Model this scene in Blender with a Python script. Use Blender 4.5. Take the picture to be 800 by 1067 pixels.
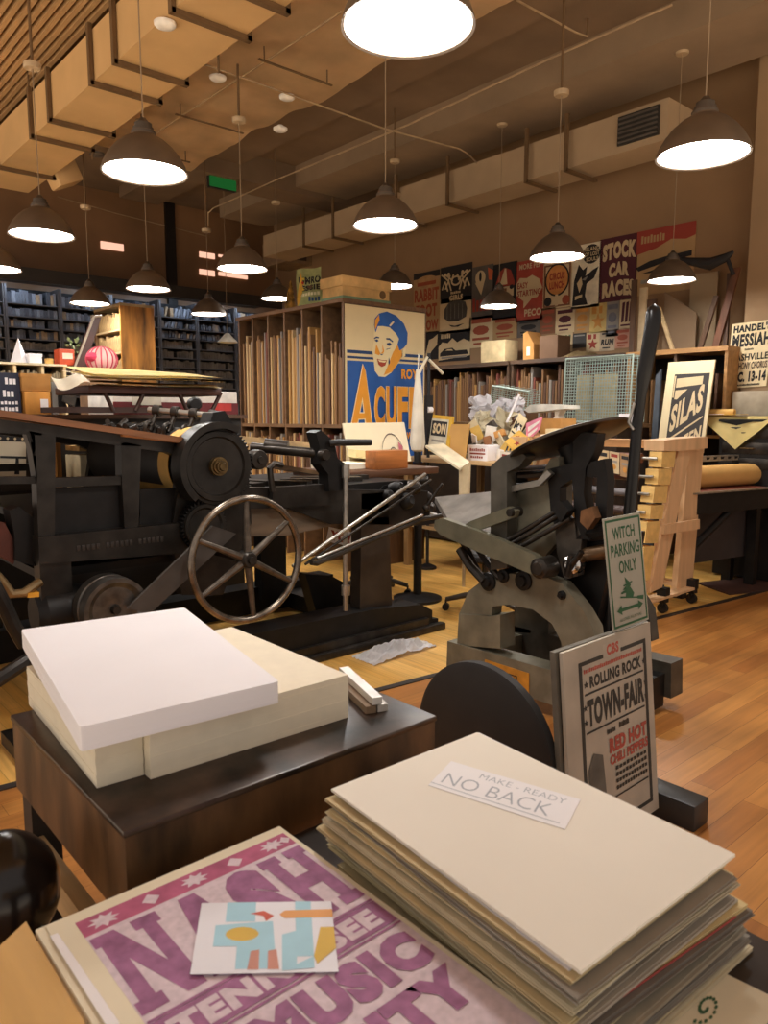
import bpy, bmesh, math, random
from mathutils import Vector, Matrix, noise
random.seed(7)
for o in list(bpy.data.objects): bpy.data.objects.remove(o, do_unlink=True)
SC = bpy.context.scene; COL = SC.collection
V = Vector; PI = math.pi; R = math.radians

# ------------------------------------------------------------------ camera, world, exposure
CAMH = 1.5; PITCH = R(7.3); YAW = R(41.3); FPX = 780.0
cam = bpy.data.objects.new('camera', bpy.data.cameras.new('camera')); COL.objects.link(cam)
cam.location = (0, 0, CAMH); cam.rotation_euler = (R(90)-PITCH, 0, -YAW)
cam.data.sensor_fit = 'VERTICAL'; cam.data.sensor_height = 36; cam.data.lens = 36*FPX/1067
cam.data.clip_start = .05
cam.data.dof.use_dof = True; cam.data.dof.focus_distance = 4.6; cam.data.dof.aperture_fstop = 9
SC.camera = cam
W = bpy.data.worlds.new('world'); SC.world = W; W.use_nodes = True
bg = W.node_tree.nodes['Background']
bg.inputs[1].default_value = 1.0           # added fill light: bright lower half lifts ceiling and ducts, upper half dim
wt = W.node_tree; wc = wt.nodes.new('ShaderNodeTexCoord'); wsx = wt.nodes.new('ShaderNodeSeparateXYZ'); wr = wt.nodes.new('ShaderNodeValToRGB')
wt.links.new(wc.outputs['Generated'], wsx.inputs[0]); wm = wt.nodes.new('ShaderNodeMapRange'); wm.inputs[1].default_value = -1; wm.inputs[2].default_value = 1
wt.links.new(wsx.outputs['Z'], wm.inputs[0]); wt.links.new(wm.outputs[0], wr.inputs[0]); wt.links.new(wr.outputs[0], bg.inputs[0])
wr.color_ramp.elements[0].position = .30; wr.color_ramp.elements[0].color = (1.45, 1.16, .84, 1)
wr.color_ramp.elements[1].position = .46; wr.color_ramp.elements[1].color = (.25, .22, .20, 1)
SC.view_settings.view_transform = 'Standard'; SC.view_settings.look = 'None'
SC.view_settings.gamma = 1; SC.view_settings.use_curve_mapping = False
SC.view_settings.exposure = 1.18
LAMP_E = 28.0; LAMP_C = (1.0, .97, .93)
STRIP_E = 15.0

# room axes: X runs away to the right, Y away to the left, Z up
FW = V((math.sin(YAW)*math.cos(PITCH), math.cos(YAW)*math.cos(PITCH), -math.sin(PITCH)))
RT = V((math.cos(YAW), -math.sin(YAW), 0)); UP = RT.cross(FW); CC = V((0, 0, CAMH))
def P(px, py, X=None, Y=None, Z=None):            # where a sight line meets a plane of the room
    d = FW + RT*((px-400)/FPX) + UP*((533.5-py)/FPX)
    if X is not None: k = X/d.x
    elif Y is not None: k = Y/d.y
    else: k = (Z-CAMH)/d.z
    return CC + d*k

# ------------------------------------------------------------------ materials
def srgb(h):
    h = h.lstrip('#'); c = [int(h[i:i+2], 16)/255 for i in (0, 2, 4)]
    return tuple((x/12.92 if x <= .04045 else ((x+.055)/1.055)**2.4) for x in c)
MC = {}
def mat(hexc, rough=.6, metal=0, var=.12, scale=8, bump=0, stretch=None, spec=.5):
    k = (hexc, rough, metal, var, scale, bump, stretch, spec)
    if k in MC: return MC[k]
    m = bpy.data.materials.new('paint_'+hexc.strip('#')); m.use_nodes = True; nt = m.node_tree
    b = nt.nodes['Principled BSDF']; c = srgb(hexc)
    b.inputs['Roughness'].default_value = rough; b.inputs['Metallic'].default_value = metal
    b.inputs['Specular IOR Level'].default_value = spec
    if var or bump:
        tc = nt.nodes.new('ShaderNodeTexCoord'); n = nt.nodes.new('ShaderNodeTexNoise')
        n.inputs['Scale'].default_value = scale; n.inputs['Detail'].default_value = 5
        src = tc.outputs['Object']
        if stretch:
            mp = nt.nodes.new('ShaderNodeMapping'); mp.inputs['Scale'].default_value = stretch
            nt.links.new(src, mp.inputs[0]); src = mp.outputs[0]
        nt.links.new(src, n.inputs['Vector'])
        cr = nt.nodes.new('ShaderNodeValToRGB')
        lo = [max(0, x*(1-2.2*var)) for x in c]; hi = [min(1, x*(1+1.6*var)) for x in c]
        cr.color_ramp.elements[0].color = (*lo, 1); cr.color_ramp.elements[0].position = .28
        cr.color_ramp.elements[1].color = (*hi, 1); cr.color_ramp.elements[1].position = .74
        nt.links.new(n.outputs['Fac'], cr.inputs[0]); nt.links.new(cr.outputs[0], b.inputs['Base Color'])
        if bump:
            bp = nt.nodes.new('ShaderNodeBump'); bp.inputs['Strength'].default_value = bump; bp.inputs['Distance'].default_value = .01
            nt.links.new(n.outputs['Fac'], bp.inputs['Height']); nt.links.new(bp.outputs[0], b.inputs['Normal'])
    else: b.inputs['Base Color'].default_value = (*c, 1)
    MC[k] = m; return m
def wood(hexc, rough=.5, axis='X', var=.2, sc=6):
    s = {'X': (.12, 1, 1), 'Y': (1, .12, 1), 'Z': (1, 1, .12)}[axis]
    return mat(hexc, rough, 0, var, sc*3, .08, s)
def emis(col, st):
    m = bpy.data.materials.new('lamp_glint_glow'); m.use_nodes = True; nt = m.node_tree
    nt.nodes.remove(nt.nodes['Principled BSDF']); e = nt.nodes.new('ShaderNodeEmission')
    e.inputs[0].default_value = (*col, 1); e.inputs[1].default_value = st
    nt.links.new(e.outputs[0], nt.nodes['Material Output'].inputs[0]); return m
def planks(name, c1, c2, rot, w=.085, ln=1.1, rough=.32):
    m = bpy.data.materials.new(name); m.use_nodes = True; nt = m.node_tree; b = nt.nodes['Principled BSDF']
    tc = nt.nodes.new('ShaderNodeTexCoord'); mp = nt.nodes.new('ShaderNodeMapping'); mp.inputs['Rotation'].default_value = (0, 0, rot)
    br = nt.nodes.new('ShaderNodeTexBrick'); br.inputs['Scale'].default_value = 1
    br.inputs['Brick Width'].default_value = ln; br.inputs['Row Height'].default_value = w
    br.inputs['Mortar Size'].default_value = .0012; br.inputs['Mortar Smooth'].default_value = .4
    br.inputs['Color1'].default_value = (*srgb(c1), 1); br.inputs['Color2'].default_value = (*srgb(c2), 1)
    br.inputs['Mortar'].default_value = (*[x*.45 for x in srgb(c2)], 1); br.offset = .37
    nt.links.new(tc.outputs['Object'], mp.inputs[0]); nt.links.new(mp.outputs[0], br.inputs[0])
    n = nt.nodes.new('ShaderNodeTexNoise'); m2 = nt.nodes.new('ShaderNodeMapping'); m2.inputs['Scale'].default_value = (1.2, 22, 1)
    nt.links.new(mp.outputs[0], m2.inputs[0]); nt.links.new(m2.outputs[0], n.inputs['Vector']); n.inputs['Scale'].default_value = 1.6; n.inputs['Detail'].default_value = 6
    n2 = nt.nodes.new('ShaderNodeTexNoise'); n2.inputs['Scale'].default_value = 2.2; nt.links.new(mp.outputs[0], n2.inputs['Vector'])
    ad = nt.nodes.new('ShaderNodeMath'); nt.links.new(n.outputs['Fac'], ad.inputs[0]); nt.links.new(n2.outputs['Fac'], ad.inputs[1])
    cr = nt.nodes.new('ShaderNodeMapRange'); cr.inputs[1].default_value = .6; cr.inputs[2].default_value = 1.4; cr.inputs[3].default_value = .62; cr.inputs[4].default_value = 1.25
    nt.links.new(ad.outputs[0], cr.inputs[0])
    mx = nt.nodes.new('ShaderNodeMix'); mx.data_type = 'RGBA'; mx.blend_type = 'MULTIPLY'; mx.inputs['Factor'].default_value = 1
    nt.links.new(br.outputs['Color'], mx.inputs['A']); nt.links.new(cr.outputs[0], mx.inputs['B'])
    nt.links.new(mx.outputs['Result'], b.inputs['Base Color']); b.inputs['Roughness'].default_value = rough
    return m
IRON = mat('#322e2a', .36, .55, .25, 9, .15); IRON2 = mat('#1b1918', .5, .4, .2, 12, .1); IRON3 = mat('#3d3833', .38, .7, .25, 14, .12)
STEEL = mat('#b9b4aa', .3, .9, .12, 20); BRIGHT = mat('#d8d6d2', .18, 1, .05, 20); BRASS = mat('#75603f', .4, .8, .25, 25)
PAPER = mat('#efe6cf', .85, 0, .03, 6); CREAM = mat('#e9dfc4', .85, 0, .04, 6); WHITE = mat('#f1eef0', .8, 0, .02, 6)
KRAFT = mat('#d6a95c', .8, 0, .08, 9); YELLOW = mat('#f2dc96', .8, 0, .06, 6); CARD = mat('#c08a4a', .85, 0, .08, 10)
BLACK = mat('#151314', .5, 0, .1, 10); INK = mat('#1d1a1a', .7, 0, 0); GREYW = mat('#6d6757', .5, .35, .18, 8, .08)

# ------------------------------------------------------------------ mesh builder
class MB:
    def __init__(s): s.bm = bmesh.new()
    def box(s, c, size, rz=0, rx=0, ry=0, bev=0):
        M = Matrix.Translation(V(c)) @ Matrix.Rotation(rz, 4, 'Z') @ Matrix.Rotation(ry, 4, 'Y') @ Matrix.Rotation(rx, 4, 'X') @ Matrix.Diagonal((*size, 1))
        r = bmesh.ops.create_cube(s.bm, size=1, matrix=M)
        if bev:
            es = list({e for v in r['verts'] for e in v.link_edges})
            bmesh.ops.bevel(s.bm, geom=es, offset=bev, segments=2, affect='EDGES', profile=.5)
        return s
    def mm(s, a, b, bev=0):
        a = V(a); b = V(b); return s.box((a+b)/2, [abs(x) for x in (b-a)], bev=bev)
    def cyl(s, a, b, r, r2=None, n=18):
        a = V(a); b = V(b); d = b-a; L = d.length
        M = Matrix.Translation((a+b)/2) @ d.to_track_quat('Z', 'Y').to_matrix().to_4x4()
        bmesh.ops.create_cone(s.bm, cap_ends=True, segments=n, radius1=r, radius2=r if r2 is None else r2, depth=L, matrix=M); return s
    def prism(s, pts, off):
        off = V(off); n = len(pts); a = [s.bm.verts.new(V(p)) for p in pts]; b = [s.bm.verts.new(V(p)+off) for p in pts]
        fs = [s.bm.faces.new(a), s.bm.faces.new(b[::-1])]
        for i in range(n): fs.append(s.bm.faces.new((a[i], b[i], b[(i+1) % n], a[(i+1) % n])))
        bmesh.ops.recalc_face_normals(s.bm, faces=fs); return s
    def pX(s, px, X, t): return s.prism([P(*q, X=X) for q in px], (t, 0, 0))
    def pY(s, px, Y, t): return s.prism([P(*q, Y=Y) for q in px], (0, t, 0))
    def pZ(s, px, Z, t): return s.prism([P(*q, Z=Z) for q in px], (0, 0, t))
    def poly(s, pts):
        s.bm.faces.new([s.bm.verts.new(V(p)) for p in pts]); return s
    def lathe(s, prof, o, axis=(0, 0, 1), n=32, closed=False):
        o = V(o); q = V(axis).to_track_quat('Z', 'Y'); rings = []
        for r, h in prof:
            rings.append([s.bm.verts.new(o + q @ V((r*math.cos(2*PI*i/n), r*math.sin(2*PI*i/n), h))) for i in range(n)] if r > 1e-5 else [s.bm.verts.new(o + q @ V((0, 0, h)))])
        m = len(rings); fs = []
        for k in range(m if closed else m-1):
            a = rings[k]; b = rings[(k+1) % m]
            for i in range(n):
                j = (i+1) % n
                if len(a) == 1 and len(b) == 1: continue
                if len(a) == 1: f = (a[0], b[i], b[j])
                elif len(b) == 1: f = (a[i], b[0], a[j])
                else: f = (a[i], b[i], b[j], a[j])
                fs.append(s.bm.faces.new(f))
        bmesh.ops.recalc_face_normals(s.bm, faces=fs); return s
    def ring(s, o, axis, Rm, r, n=48, m=10): return s.lathe([(Rm+r*math.cos(2*PI*i/m), r*math.sin(2*PI*i/m)) for i in range(m)], o, axis, n, True)
    def tube(s, pts, r, n=8):
        pts = [V(p) for p in pts]; prev = None; fs = []
        for i, p in enumerate(pts):
            d = (pts[min(i+1, len(pts)-1)]-pts[max(i-1, 0)]).normalized()
            q = d.to_track_quat('Z', 'Y'); rr = r[i] if isinstance(r, (list, tuple)) else r
            ring = [s.bm.verts.new(p + q @ V((rr*math.cos(2*PI*k/n), rr*math.sin(2*PI*k/n), 0))) for k in range(n)]
            if prev:
                best = min(range(n), key=lambda o: sum((ring[(k+o) % n].co-prev[k].co).length for k in range(n)))
                ring = ring[best:]+ring[:best]
                for k in range(n): fs.append(s.bm.faces.new((prev[k], prev[(k+1) % n], ring[(k+1) % n], ring[k])))
            else: fs.append(s.bm.faces.new(ring[::-1]))
            prev = ring
        fs.append(s.bm.faces.new(prev)); bmesh.ops.recalc_face_normals(s.bm, faces=fs); return s
    def sph(s, c, r, sc=(1, 1, 1), n=20):
        bmesh.ops.create_uvsphere(s.bm, u_segments=n, v_segments=n//2, radius=r, matrix=Matrix.Translation(V(c)) @ Matrix.Diagonal((*sc, 1))); return s
    def grid(s, f, nu, nv, thick=0):          # f(u,v)->point; thick gives the sheet a second side
        g = [[s.bm.verts.new(V(f(i/nu, j/nv))) for j in range(nv+1)] for i in range(nu+1)]
        fs = [s.bm.faces.new((g[i][j], g[i+1][j], g[i+1][j+1], g[i][j+1])) for i in range(nu) for j in range(nv)]
        if thick: bmesh.ops.solidify(s.bm, geom=fs, thickness=thick)
        return s
    def gear(s, o, axis, ro, ri, t, teeth, rin=0):
        o = V(o); q = V(axis).to_track_quat('Z', 'Y'); pts = []
        for k in range(teeth):
            for a, r in ((0, ri), (.25, ro), (.5, ro), (.75, ri)):
                th = 2*PI*(k+a)/teeth; pts.append(o+q @ V((r*math.cos(th), r*math.sin(th), 0)))
        return s.prism(pts, q @ V((0, 0, t)))
WL = {}
def finish(name, mb, m, loc):
    me = bpy.data.meshes.new(name)
    if loc is None:
        vs = [v.co for v in mb.bm.verts]; lo = [min(v[i] for v in vs) for i in range(3)]; hi = [max(v[i] for v in vs) for i in range(3)]
        loc = V(((lo[0]+hi[0])/2, (lo[1]+hi[1])/2, lo[2]))
    bmesh.ops.translate(mb.bm, verts=mb.bm.verts, vec=-V(loc)); mb.bm.to_mesh(me); mb.bm.free()
    me.materials.append(m); me.shade_smooth(); me.set_sharp_from_angle(angle=R(32))
    o = bpy.data.objects.new(name, me); COL.objects.link(o); return o, V(loc)
def tag(o, label, cat, group=None):
    o['label'] = label; o['category'] = cat
    if group: o['group'] = group
    return o
def thing(name, label, cat, loc, group=None):
    o = bpy.data.objects.new(name, None); COL.objects.link(o); o.location = loc; o.empty_display_size = .1; WL[o.name] = V(loc); return tag(o, label, cat, group)
def part(name, mb, m, parent, label=None, stuff=False):
    o, l = finish(name, mb, m, WL[parent.name]); o.parent = parent; WL[o.name] = WL[parent.name]
    if label: o['label'] = label
    if stuff: o['kind'] = 'stuff'
    return o
def solo(name, label, cat, mb, m, group=None, stuff=False):
    o, l = finish(name, mb, m, None); o.location = l; WL[o.name] = l; tag(o, label, cat, group)
    if stuff: o['kind'] = 'stuff'
    return o
def struct(name, mb, m):
    o, l = finish(name, mb, m, V((0, 0, 0))); WL[o.name] = V((0, 0, 0)); o['kind'] = 'structure'; return o
def dup(o, loc, rz=0, label=None, group=None, scale=None):
    c = o.copy(); COL.objects.link(c); c.location = loc; c.rotation_euler = (0, 0, rz)
    if scale: c.scale = scale
    if label: c['label'] = label
    if group: c['group'] = group
    for ch in o.children:
        d = ch.copy(); COL.objects.link(d); d.parent = c
        for g in ch.children:
            e = g.copy(); COL.objects.link(e); e.parent = d
    return c

# ------------------------------------------------------------------ lettering and flat printed sheets
TC = {}
def glyphs(s, bold):
    k = (s, bold)
    if k not in TC:
        c = bpy.data.curves.new('lettering', 'FONT'); c.body = s; c.size = 1; c.offset = bold; c.resolution_u = 3; c.space_character = 1.0+max(0, bold)*2
        o = bpy.data.objects.new('lettering', c); COL.objects.link(o); bpy.context.view_layer.update()
        me = o.evaluated_get(bpy.context.evaluated_depsgraph_get()).to_mesh()
        vs = [(v.co.x, v.co.y) for v in me.vertices]; fs = [tuple(p.vertices) for p in me.polygons]
        x0 = min(v[0] for v in vs); x1 = max(v[0] for v in vs); y0 = min(v[1] for v in vs); y1 = max(v[1] for v in vs)
        vs = [((x-x0)/(x1-x0), (y-y0)/(y1-y0)) for x, y in vs]
        bpy.data.objects.remove(o, do_unlink=True); bpy.data.curves.remove(c); TC[k] = (vs, fs)
    return TC[k]
class Sheet:                                   # normalised 0..1 across and 0..1 DOWN the sheet
    def __init__(s, name, label, cat, TL, TRv, BLv, m, group=None, thick=.004, parent=None, pname='paper_sheet', bend=None):
        s.TL = V(TL); s.R = V(TRv)-s.TL; s.D = V(BLv)-s.TL; s.N = s.D.cross(s.R).normalized(); s.k = 0; s.mbs = {}; s.bend = bend
        dist = (V(TL)-CC).length; s.base, s.inc = (.0002, .00003) if dist < 2.2 else ((.0004, .00008) if dist < 4 else (.0008, .0005))
        if s.N.dot(CC-s.TL) < 0 : s.N = -s.N
        b = MB()
        if bend: b.grid(lambda u, v: s.pt(u, v, 0), 12, 12, thick)
        else: b.prism([s.pt(0, 0, 0), s.pt(1, 0, 0), s.pt(1, 1, 0), s.pt(0, 1, 0)], -s.N*thick)
        if parent is None: s.root = s.paper = solo(name, label, cat, b, m, group)
        else: s.root = parent; s.paper = part(pname, b, m, parent)
    def pt(s, x, y, o):
        q = s.TL + s.R*x + s.D*y + s.N*o
        return q + s.N*s.bend(x, y) if s.bend else q
    def mb(s, m, nm):
        k = (m.name, nm)
        if k not in s.mbs: s.mbs[k] = (MB(), m, nm)
        s.k += 1; return s.mbs[k][0]
    def lay(s): return s.base + s.inc*s.k
    def poly(s, pts, m, nm='printed_shape'):
        b = s.mb(m, nm); b.poly([s.pt(x, y, s.lay()) for x, y in pts]); return s
    def rect(s, x0, y0, x1, y1, m, nm='printed_shape'): return s.poly([(x0, y0), (x0, y1), (x1, y1), (x1, y0)], m, nm)
    def ell(s, cx, cy, rx, ry, m, n=20, nm='printed_shape', rot=0):
        c, d = math.cos(rot), math.sin(rot)
        return s.poly([(cx+rx*math.cos(-2*PI*i/n)*c-ry*math.sin(-2*PI*i/n)*d, cy+rx*math.cos(-2*PI*i/n)*d+ry*math.sin(-2*PI*i/n)*c) for i in range(n)], m, nm)
    def star(s, cx, cy, rx, ry, m, n=5, k=.42):
        return s.poly([(cx+(1 if i % 2 == 0 else k)*rx*math.sin(PI*i/n), cy-(1 if i % 2 == 0 else k)*ry*math.cos(PI*i/n)) for i in range(2*n)], m)
    def text(s, t, x0, y0, x1, y1, m, bold=.03, skew=0, arch=0, rise=0):
        vs, fs = glyphs(t, bold); b = s.mb(m, 'lettering'); o = s.lay()
        vv = [b.bm.verts.new(s.pt(x0+(x1-x0)*x+skew*y, y1+(y0-y1)*y-rise*x-arch*(1-(2*x-1)**2), o)) for x, y in vs]
        for f in fs:
            try: b.bm.faces.new([vv[i] for i in f])
            except ValueError: pass
        return s
    def bars(s, n, x0, y0, x1, y1, m):            # a line of print too small to read
        w = (x1-x0)/n; k0 = s.k
        for k in range(n):
            s.k = k0; s.rect(x0+w*k, y0+(y1-y0)*(.15 if k % 3 else 0), x0+w*(k+.72), y1, m, 'lettering')
        return s
    def frame(s, x0, y0, x1, y1, wx, wy, m):
        s.rect(x0, y0, x1, y0+wy, m); s.rect(x0, y1-wy, x1, y1, m); s.rect(x0, y0+wy, x0+wx, y1-wy, m); s.rect(x1-wx, y0+wy, x1, y1-wy, m); return s
    def done(s):
        for b, m, nm in s.mbs.values(): part(nm, b, m, s.paper)
        s.mbs = {}; return s.root
def wallsheet(name, label, cat, x0, y0, x1, y1, m, X=7.69, group=None, tilt=0):   # upright sheet on a wall that runs along Y
    a = P(x0, y0, X=X); b = P(x1, y1, X=X); tl = V((X, a.y, a.z)); tr = V((X, b.y, a.z)); bl = V((X, a.y, b.z))
    if tilt:
        q = Matrix.Rotation(tilt, 3, 'X'); tr = tl+q @ (tr-tl); bl = tl+q @ (bl-tl)
    return Sheet(name, label, cat, tl, tr, bl, m, group, pname='poster_paper')
def sheetY(name, label, cat, x0, y0, x1, y1, m, Y, group=None, thick=.006, lean=0, pname='paper_sheet'):
    a = P(x0, y0, Y=Y); b = P(x1, y1, Y=Y); h = a.z-b.z
    return Sheet(name, label, cat, (a.x, Y+lean, a.z), (b.x, Y+lean, a.z), (a.x, Y, b.z), m, group, thick, pname=pname)

# ================================================================== THE ROOM
CZ = 4.9; WX = 7.7; PX_ = 7.35; WY = 11.75
seam = [V((-1.5, 3.42, 0)), V((.75, 3.18, 0)), V((2.84, 2.98, 0)), V((9.0, 2.345, 0))]
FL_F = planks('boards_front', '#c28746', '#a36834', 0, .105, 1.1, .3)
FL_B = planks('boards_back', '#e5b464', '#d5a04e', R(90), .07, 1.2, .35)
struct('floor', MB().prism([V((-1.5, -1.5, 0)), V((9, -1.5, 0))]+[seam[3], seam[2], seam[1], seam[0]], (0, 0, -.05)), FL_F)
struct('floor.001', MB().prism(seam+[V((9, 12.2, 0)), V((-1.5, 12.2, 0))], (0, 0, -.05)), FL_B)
b = MB()
for i in range(3):
    d = (seam[i+1]-seam[i]).normalized(); n = V((-d.y, d.x, 0))*.022
    b.prism([seam[i]-n, seam[i+1]-n, seam[i+1]+n, seam[i]+n], (0, 0, .006))
struct('trim_1', b, mat('#2a211b', .6))
WALL = mat('#967756', .85, 0, .05, 2)
struct('wall_right', MB().mm((WX, 3.2, 0), (WX+.15, 12.2, CZ)), WALL)
struct('wall_right_pier', MB().mm((PX_, -1.5, 0), (WX+.15, 3.2, CZ)), mat('#9e8262', .85, 0, .05, 2))
struct('wall_back', MB().mm((-1.5, WY, 0), (WX, WY+.15, CZ)), mat('#8c694b', .3, 0, .12, 1.2))
struct('trim_2', MB().mm((5.62, WY-.06, 3.3), (5.78, WY, CZ)), mat('#17120f', .4))
struct('baseboard_right', MB().mm((PX_-.025, -1.5, 0), (PX_, 3.2, .12)), mat('#3a2b22', .5))
CEIL = mat('#79624b', .9, 0, .1, 1.5)
struct('ceiling', MB().mm((2.45, -1.5, CZ), (WX, WY, CZ+.1)), CEIL)
b = MB()
for i in range(52): b.mm((-1.2+i*.07, -1.5, 4.5), (-1.2+i*.07+.036, 9.6, 4.55))
b.mm((-1.5, -1.5, 4.75), (2.45, 9.6, 4.8))
struct('ceiling_slats', b, mat('#a98458', .7, 0, .08, 3))
b = MB(); b.mm((-1.5, 9.6, 4.4), (2.45, WY, 4.8)); struct('ceiling_bulkhead', b, CEIL)
b = MB()
b.mm((6.2, -1.5, 4.62), (7.1, 11, CZ)); struct('ceiling_beam', b, mat('#8c765e', .85, 0, .08, 2))
b = MB(); b.mm((4.75, -1.5, 4.74), (5.35, 11.4, CZ)); struct('ceiling_beam.001', b, CEIL)
b = MB(); b.mm((4.3, 8.9, 4.55), (7.7, 9.4, CZ)); struct('ceiling_beam.002', b, CEIL)
# pinkish reflections high on the back wall, put in as dimly glowing panes
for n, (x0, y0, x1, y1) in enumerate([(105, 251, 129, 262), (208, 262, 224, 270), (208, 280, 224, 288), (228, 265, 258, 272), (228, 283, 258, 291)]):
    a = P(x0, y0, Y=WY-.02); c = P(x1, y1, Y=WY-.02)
    struct('glint_pane_%d' % (n+1), MB().mm((a.x, WY-.02, min(c.z, CZ-.05)), (c.x, WY, min(a.z, CZ-.02))), emis((1, .55, .38), .5))

# ------------------------------------------------------------------ overhead ducts
DUCT = mat('#c9a472', .55, .1, .06, 2); DUCTD = mat('#6b5236', .6, .2, .1, 6)
def lead(t, pts, r=.006, m=None, nm='hanger_rod'): return part(nm, MB().tube(pts, r, 6), m or DUCTD, t)
t = thing('air_duct', 'large square tan sheet metal duct with dark flanges, upper left', 'duct', (2.55, 4, 4.0))
part('duct_body', MB().mm((2.32, -1.2, 4.0), (2.82, 9.3, 4.36)), DUCT, t)
for y in (2.6, 3.05, 4.15, 4.6, 5.5, 5.95, 6.9, 7.4, 8.5):
    part('flange', MB().mm((2.29, y-.022, 3.965), (2.86, y+.022, 3.998)).mm((2.285, y-.022, 3.965), (2.315, y+.022, 4.4)).mm((2.825, y-.022, 3.965), (2.86, y+.022, 4.4)), DUCTD, t)
for y in (3.05, 5.0, 7.4): part('hanger_rod', MB().cyl((2.84, y, 3.9), (2.84, y, 4.9), .008, n=6).cyl((2.3, y, 4.3), (2.3, y, 4.75), .008, n=6), DUCTD, t)
part('branch_elbow', MB().box((2.95, 8.6, 4.12), (.28, .3, .35), ry=R(-25), bev=.03), DUCT, t)
t = thing('air_duct', 'wide flat wrapped duct with wavy tan covering beside the square duct', 'duct', (3.6, 3.5, 4.3))
def wav(u, v):
    x = 3.0+u*1.28; y = -1.2+v*9.45
    return (x+.03*noise.noise(V((x*2, y*1.5, 9)))*(1 if u > .5 else 0), y, 4.32+.05*noise.noise(V((x*1.1, y*2.2, 3)))+.015*noise.noise(V((x*5, y*5, 1))))
part('wrap', MB().grid(wav, 30, 130, .02), mat('#dab88c', .7, 0, .1, 2.5, .2), t)
part('duct_body', MB().mm((3.04, -1.2, 4.42), (4.24, 8.2, 4.85)), DUCT, t)
for y in (1.5, 3.4, 5.2, 6.6, 7.7): part('hanger_rod', MB().cyl((3.35, y, 4.2), (3.35, y, 4.3), .006, n=6).cyl((3.95, y, 4.2), (3.95, y, 4.3), .006, n=6).mm((3.3, y-.01, 4.19), (4.0, y+.01, 4.2)), DUCTD, t)
t = thing('air_duct', 'long tan sheet metal duct running along the poster wall', 'duct', (6.9, 7, 4.0))
part('duct_body', MB().mm((6.68, 3.7, 4.0), (7.12, 7.3, 4.36)).mm((6.62, 7.3, 3.98), (7.12, 10.4, 4.3)), mat('#b0987a', .55, .1, .06, 2), t)
for y in (4.75, 5.25, 6.4, 7.3, 8.6, 9.3): part('flange', MB().mm((6.6, y-.02, 3.95), (7.15, y+.02, 3.978)).mm((6.6, y-.02, 3.95), (6.625, y+.02, 4.5)), DUCTD, t)
g = part('air_grille', MB().mm((6.655, 3.78, 4.06), (6.679, 4.2, 4.32)), mat('#2a2622', .6), t, 'dark louvred grille')
b = MB()
for k in range(6): b.box((6.65, 3.99, 4.085+k*.042), (.02, .4, .008), ry=R(30))
part('louvre', b, mat('#57504a', .5), g)
t = thing('air_duct', 'short dim duct with a square opening, far behind the lamps', 'duct', (6.2, 10, 4.0))
a = P(295, 262, Y=10.9); c = P(345, 225, Y=10.9)
part('duct_body', MB().mm((a.x-.15, 10.6, 4.02), (a.x+.4, 11.3, 4.4)), mat('#8d7558', .6, .1), t)
part('opening', MB().mm((a.x-.1, 10.58, 4.07), (a.x+.25, 10.6, 4.35)), mat('#3a3028', .7), t, 'dark square mouth')

# ------------------------------------------------------------------ pendant lamps
SH_OUT = mat('#6b5c4d', .45, .35, .08, 6); SH_DARK = mat('#54493e', .45, .4, .08, 6)
GLOW = emis(LAMP_C, LAMP_E)
def zat(X, Y, py):
    q = V((X, Y, -CAMH)); k = (533.5-py)/FPX
    return (k*q.dot(FW)-q.dot(UP))/(UP.z-k*FW.z)
def lamp(cx, cy, label, can=None, proto=None, Z=2.7):
    p = P(cx, cy, Z=Z)
    t = thing('pendant_lamp', label, 'lamp', p, 'industrial pendant lamps')
    part('lamp_shade', MB().lathe([(.2, .004), (.21, 0), (.208, .012), (.197, .042), (.174, .082), (.143, .12), (.105, .153), (.06, .178), (.056, .2), (.05, .172), (.1, .146), (.137, .113), (.168, .076), (.19, .038), (.2, .004)], p, n=40), SH_OUT, t)
    part('socket', MB().lathe([(0, .182), (.058, .182), (.06, .195), (.05, .2), (.05, .215), (.042, .214), (.042, .236), (.03, .24), (.014, .262), (0, .264)], p, n=24), SH_DARK, t)
    part('diffuser', MB().lathe([(0, .0), (.12, .001), (.188, .010), (.19, .014), (0, .016)], p, n=36), GLOW, t, 'glowing white mouth')
    zc = zat(p.x, p.y, can) if can is not None else 4.6
    under = 2.95 < p.x < 4.35 and p.y < 8.3
    zc = min(zc, 4.2 if under else 4.62); top = 4.29 if under else (4.0 if 2.3 < p.x < 2.85 else (4.55 if p.x < 2.3 else CZ)); zc = min(zc, top-.06)
    part('cord', MB().cyl(p+V((0, 0, .26)), (p.x, p.y, zc), .0035, n=6), mat('#8f7a60', .6), t)
    part('ceiling_cup', MB().lathe([(0, 0), (.05, 0), (.056, .01), (.056, .035), (.02, .045), (0, .045)], (p.x, p.y, zc), n=20), mat('#b09878', .5), t)
    part('conduit_drop', MB().cyl((p.x, p.y, zc+.045), (p.x, p.y, top), .01, n=8), DUCTD, t)
    return t
lamp(425, 29, 'pendant lamp with the biggest glowing mouth, cut by the top of the picture')
lamp(732, 163, 'pendant lamp high at right in front of the duct grille')
lamp(151, 181, 'big pendant lamp below the square duct at left')
lamp(401.5, 236, 'pendant lamp above the boxes on the poster-sided case')
lamp(580, 269, 'pendant lamp just left above the maroon poster', 100)
lamp(43.5, 246, 'pendant lamp under the slatted ceiling at the left edge', 72)
lamp(252.5, 281, 'yellowish pendant lamp left above the poster-sided case', 128)
lamp(154.5, 302, 'far pendant lamp over the tall brown wood cabinet')
lamp(94, 317, 'far small pendant lamp over the striped pink ball', 218)
lamp(519.5, 320, 'low pendant lamp in front of the lower wall posters')
lamp(699.5, 293, 'pendant lamp in front of the leaning frames on the right shelf')
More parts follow.
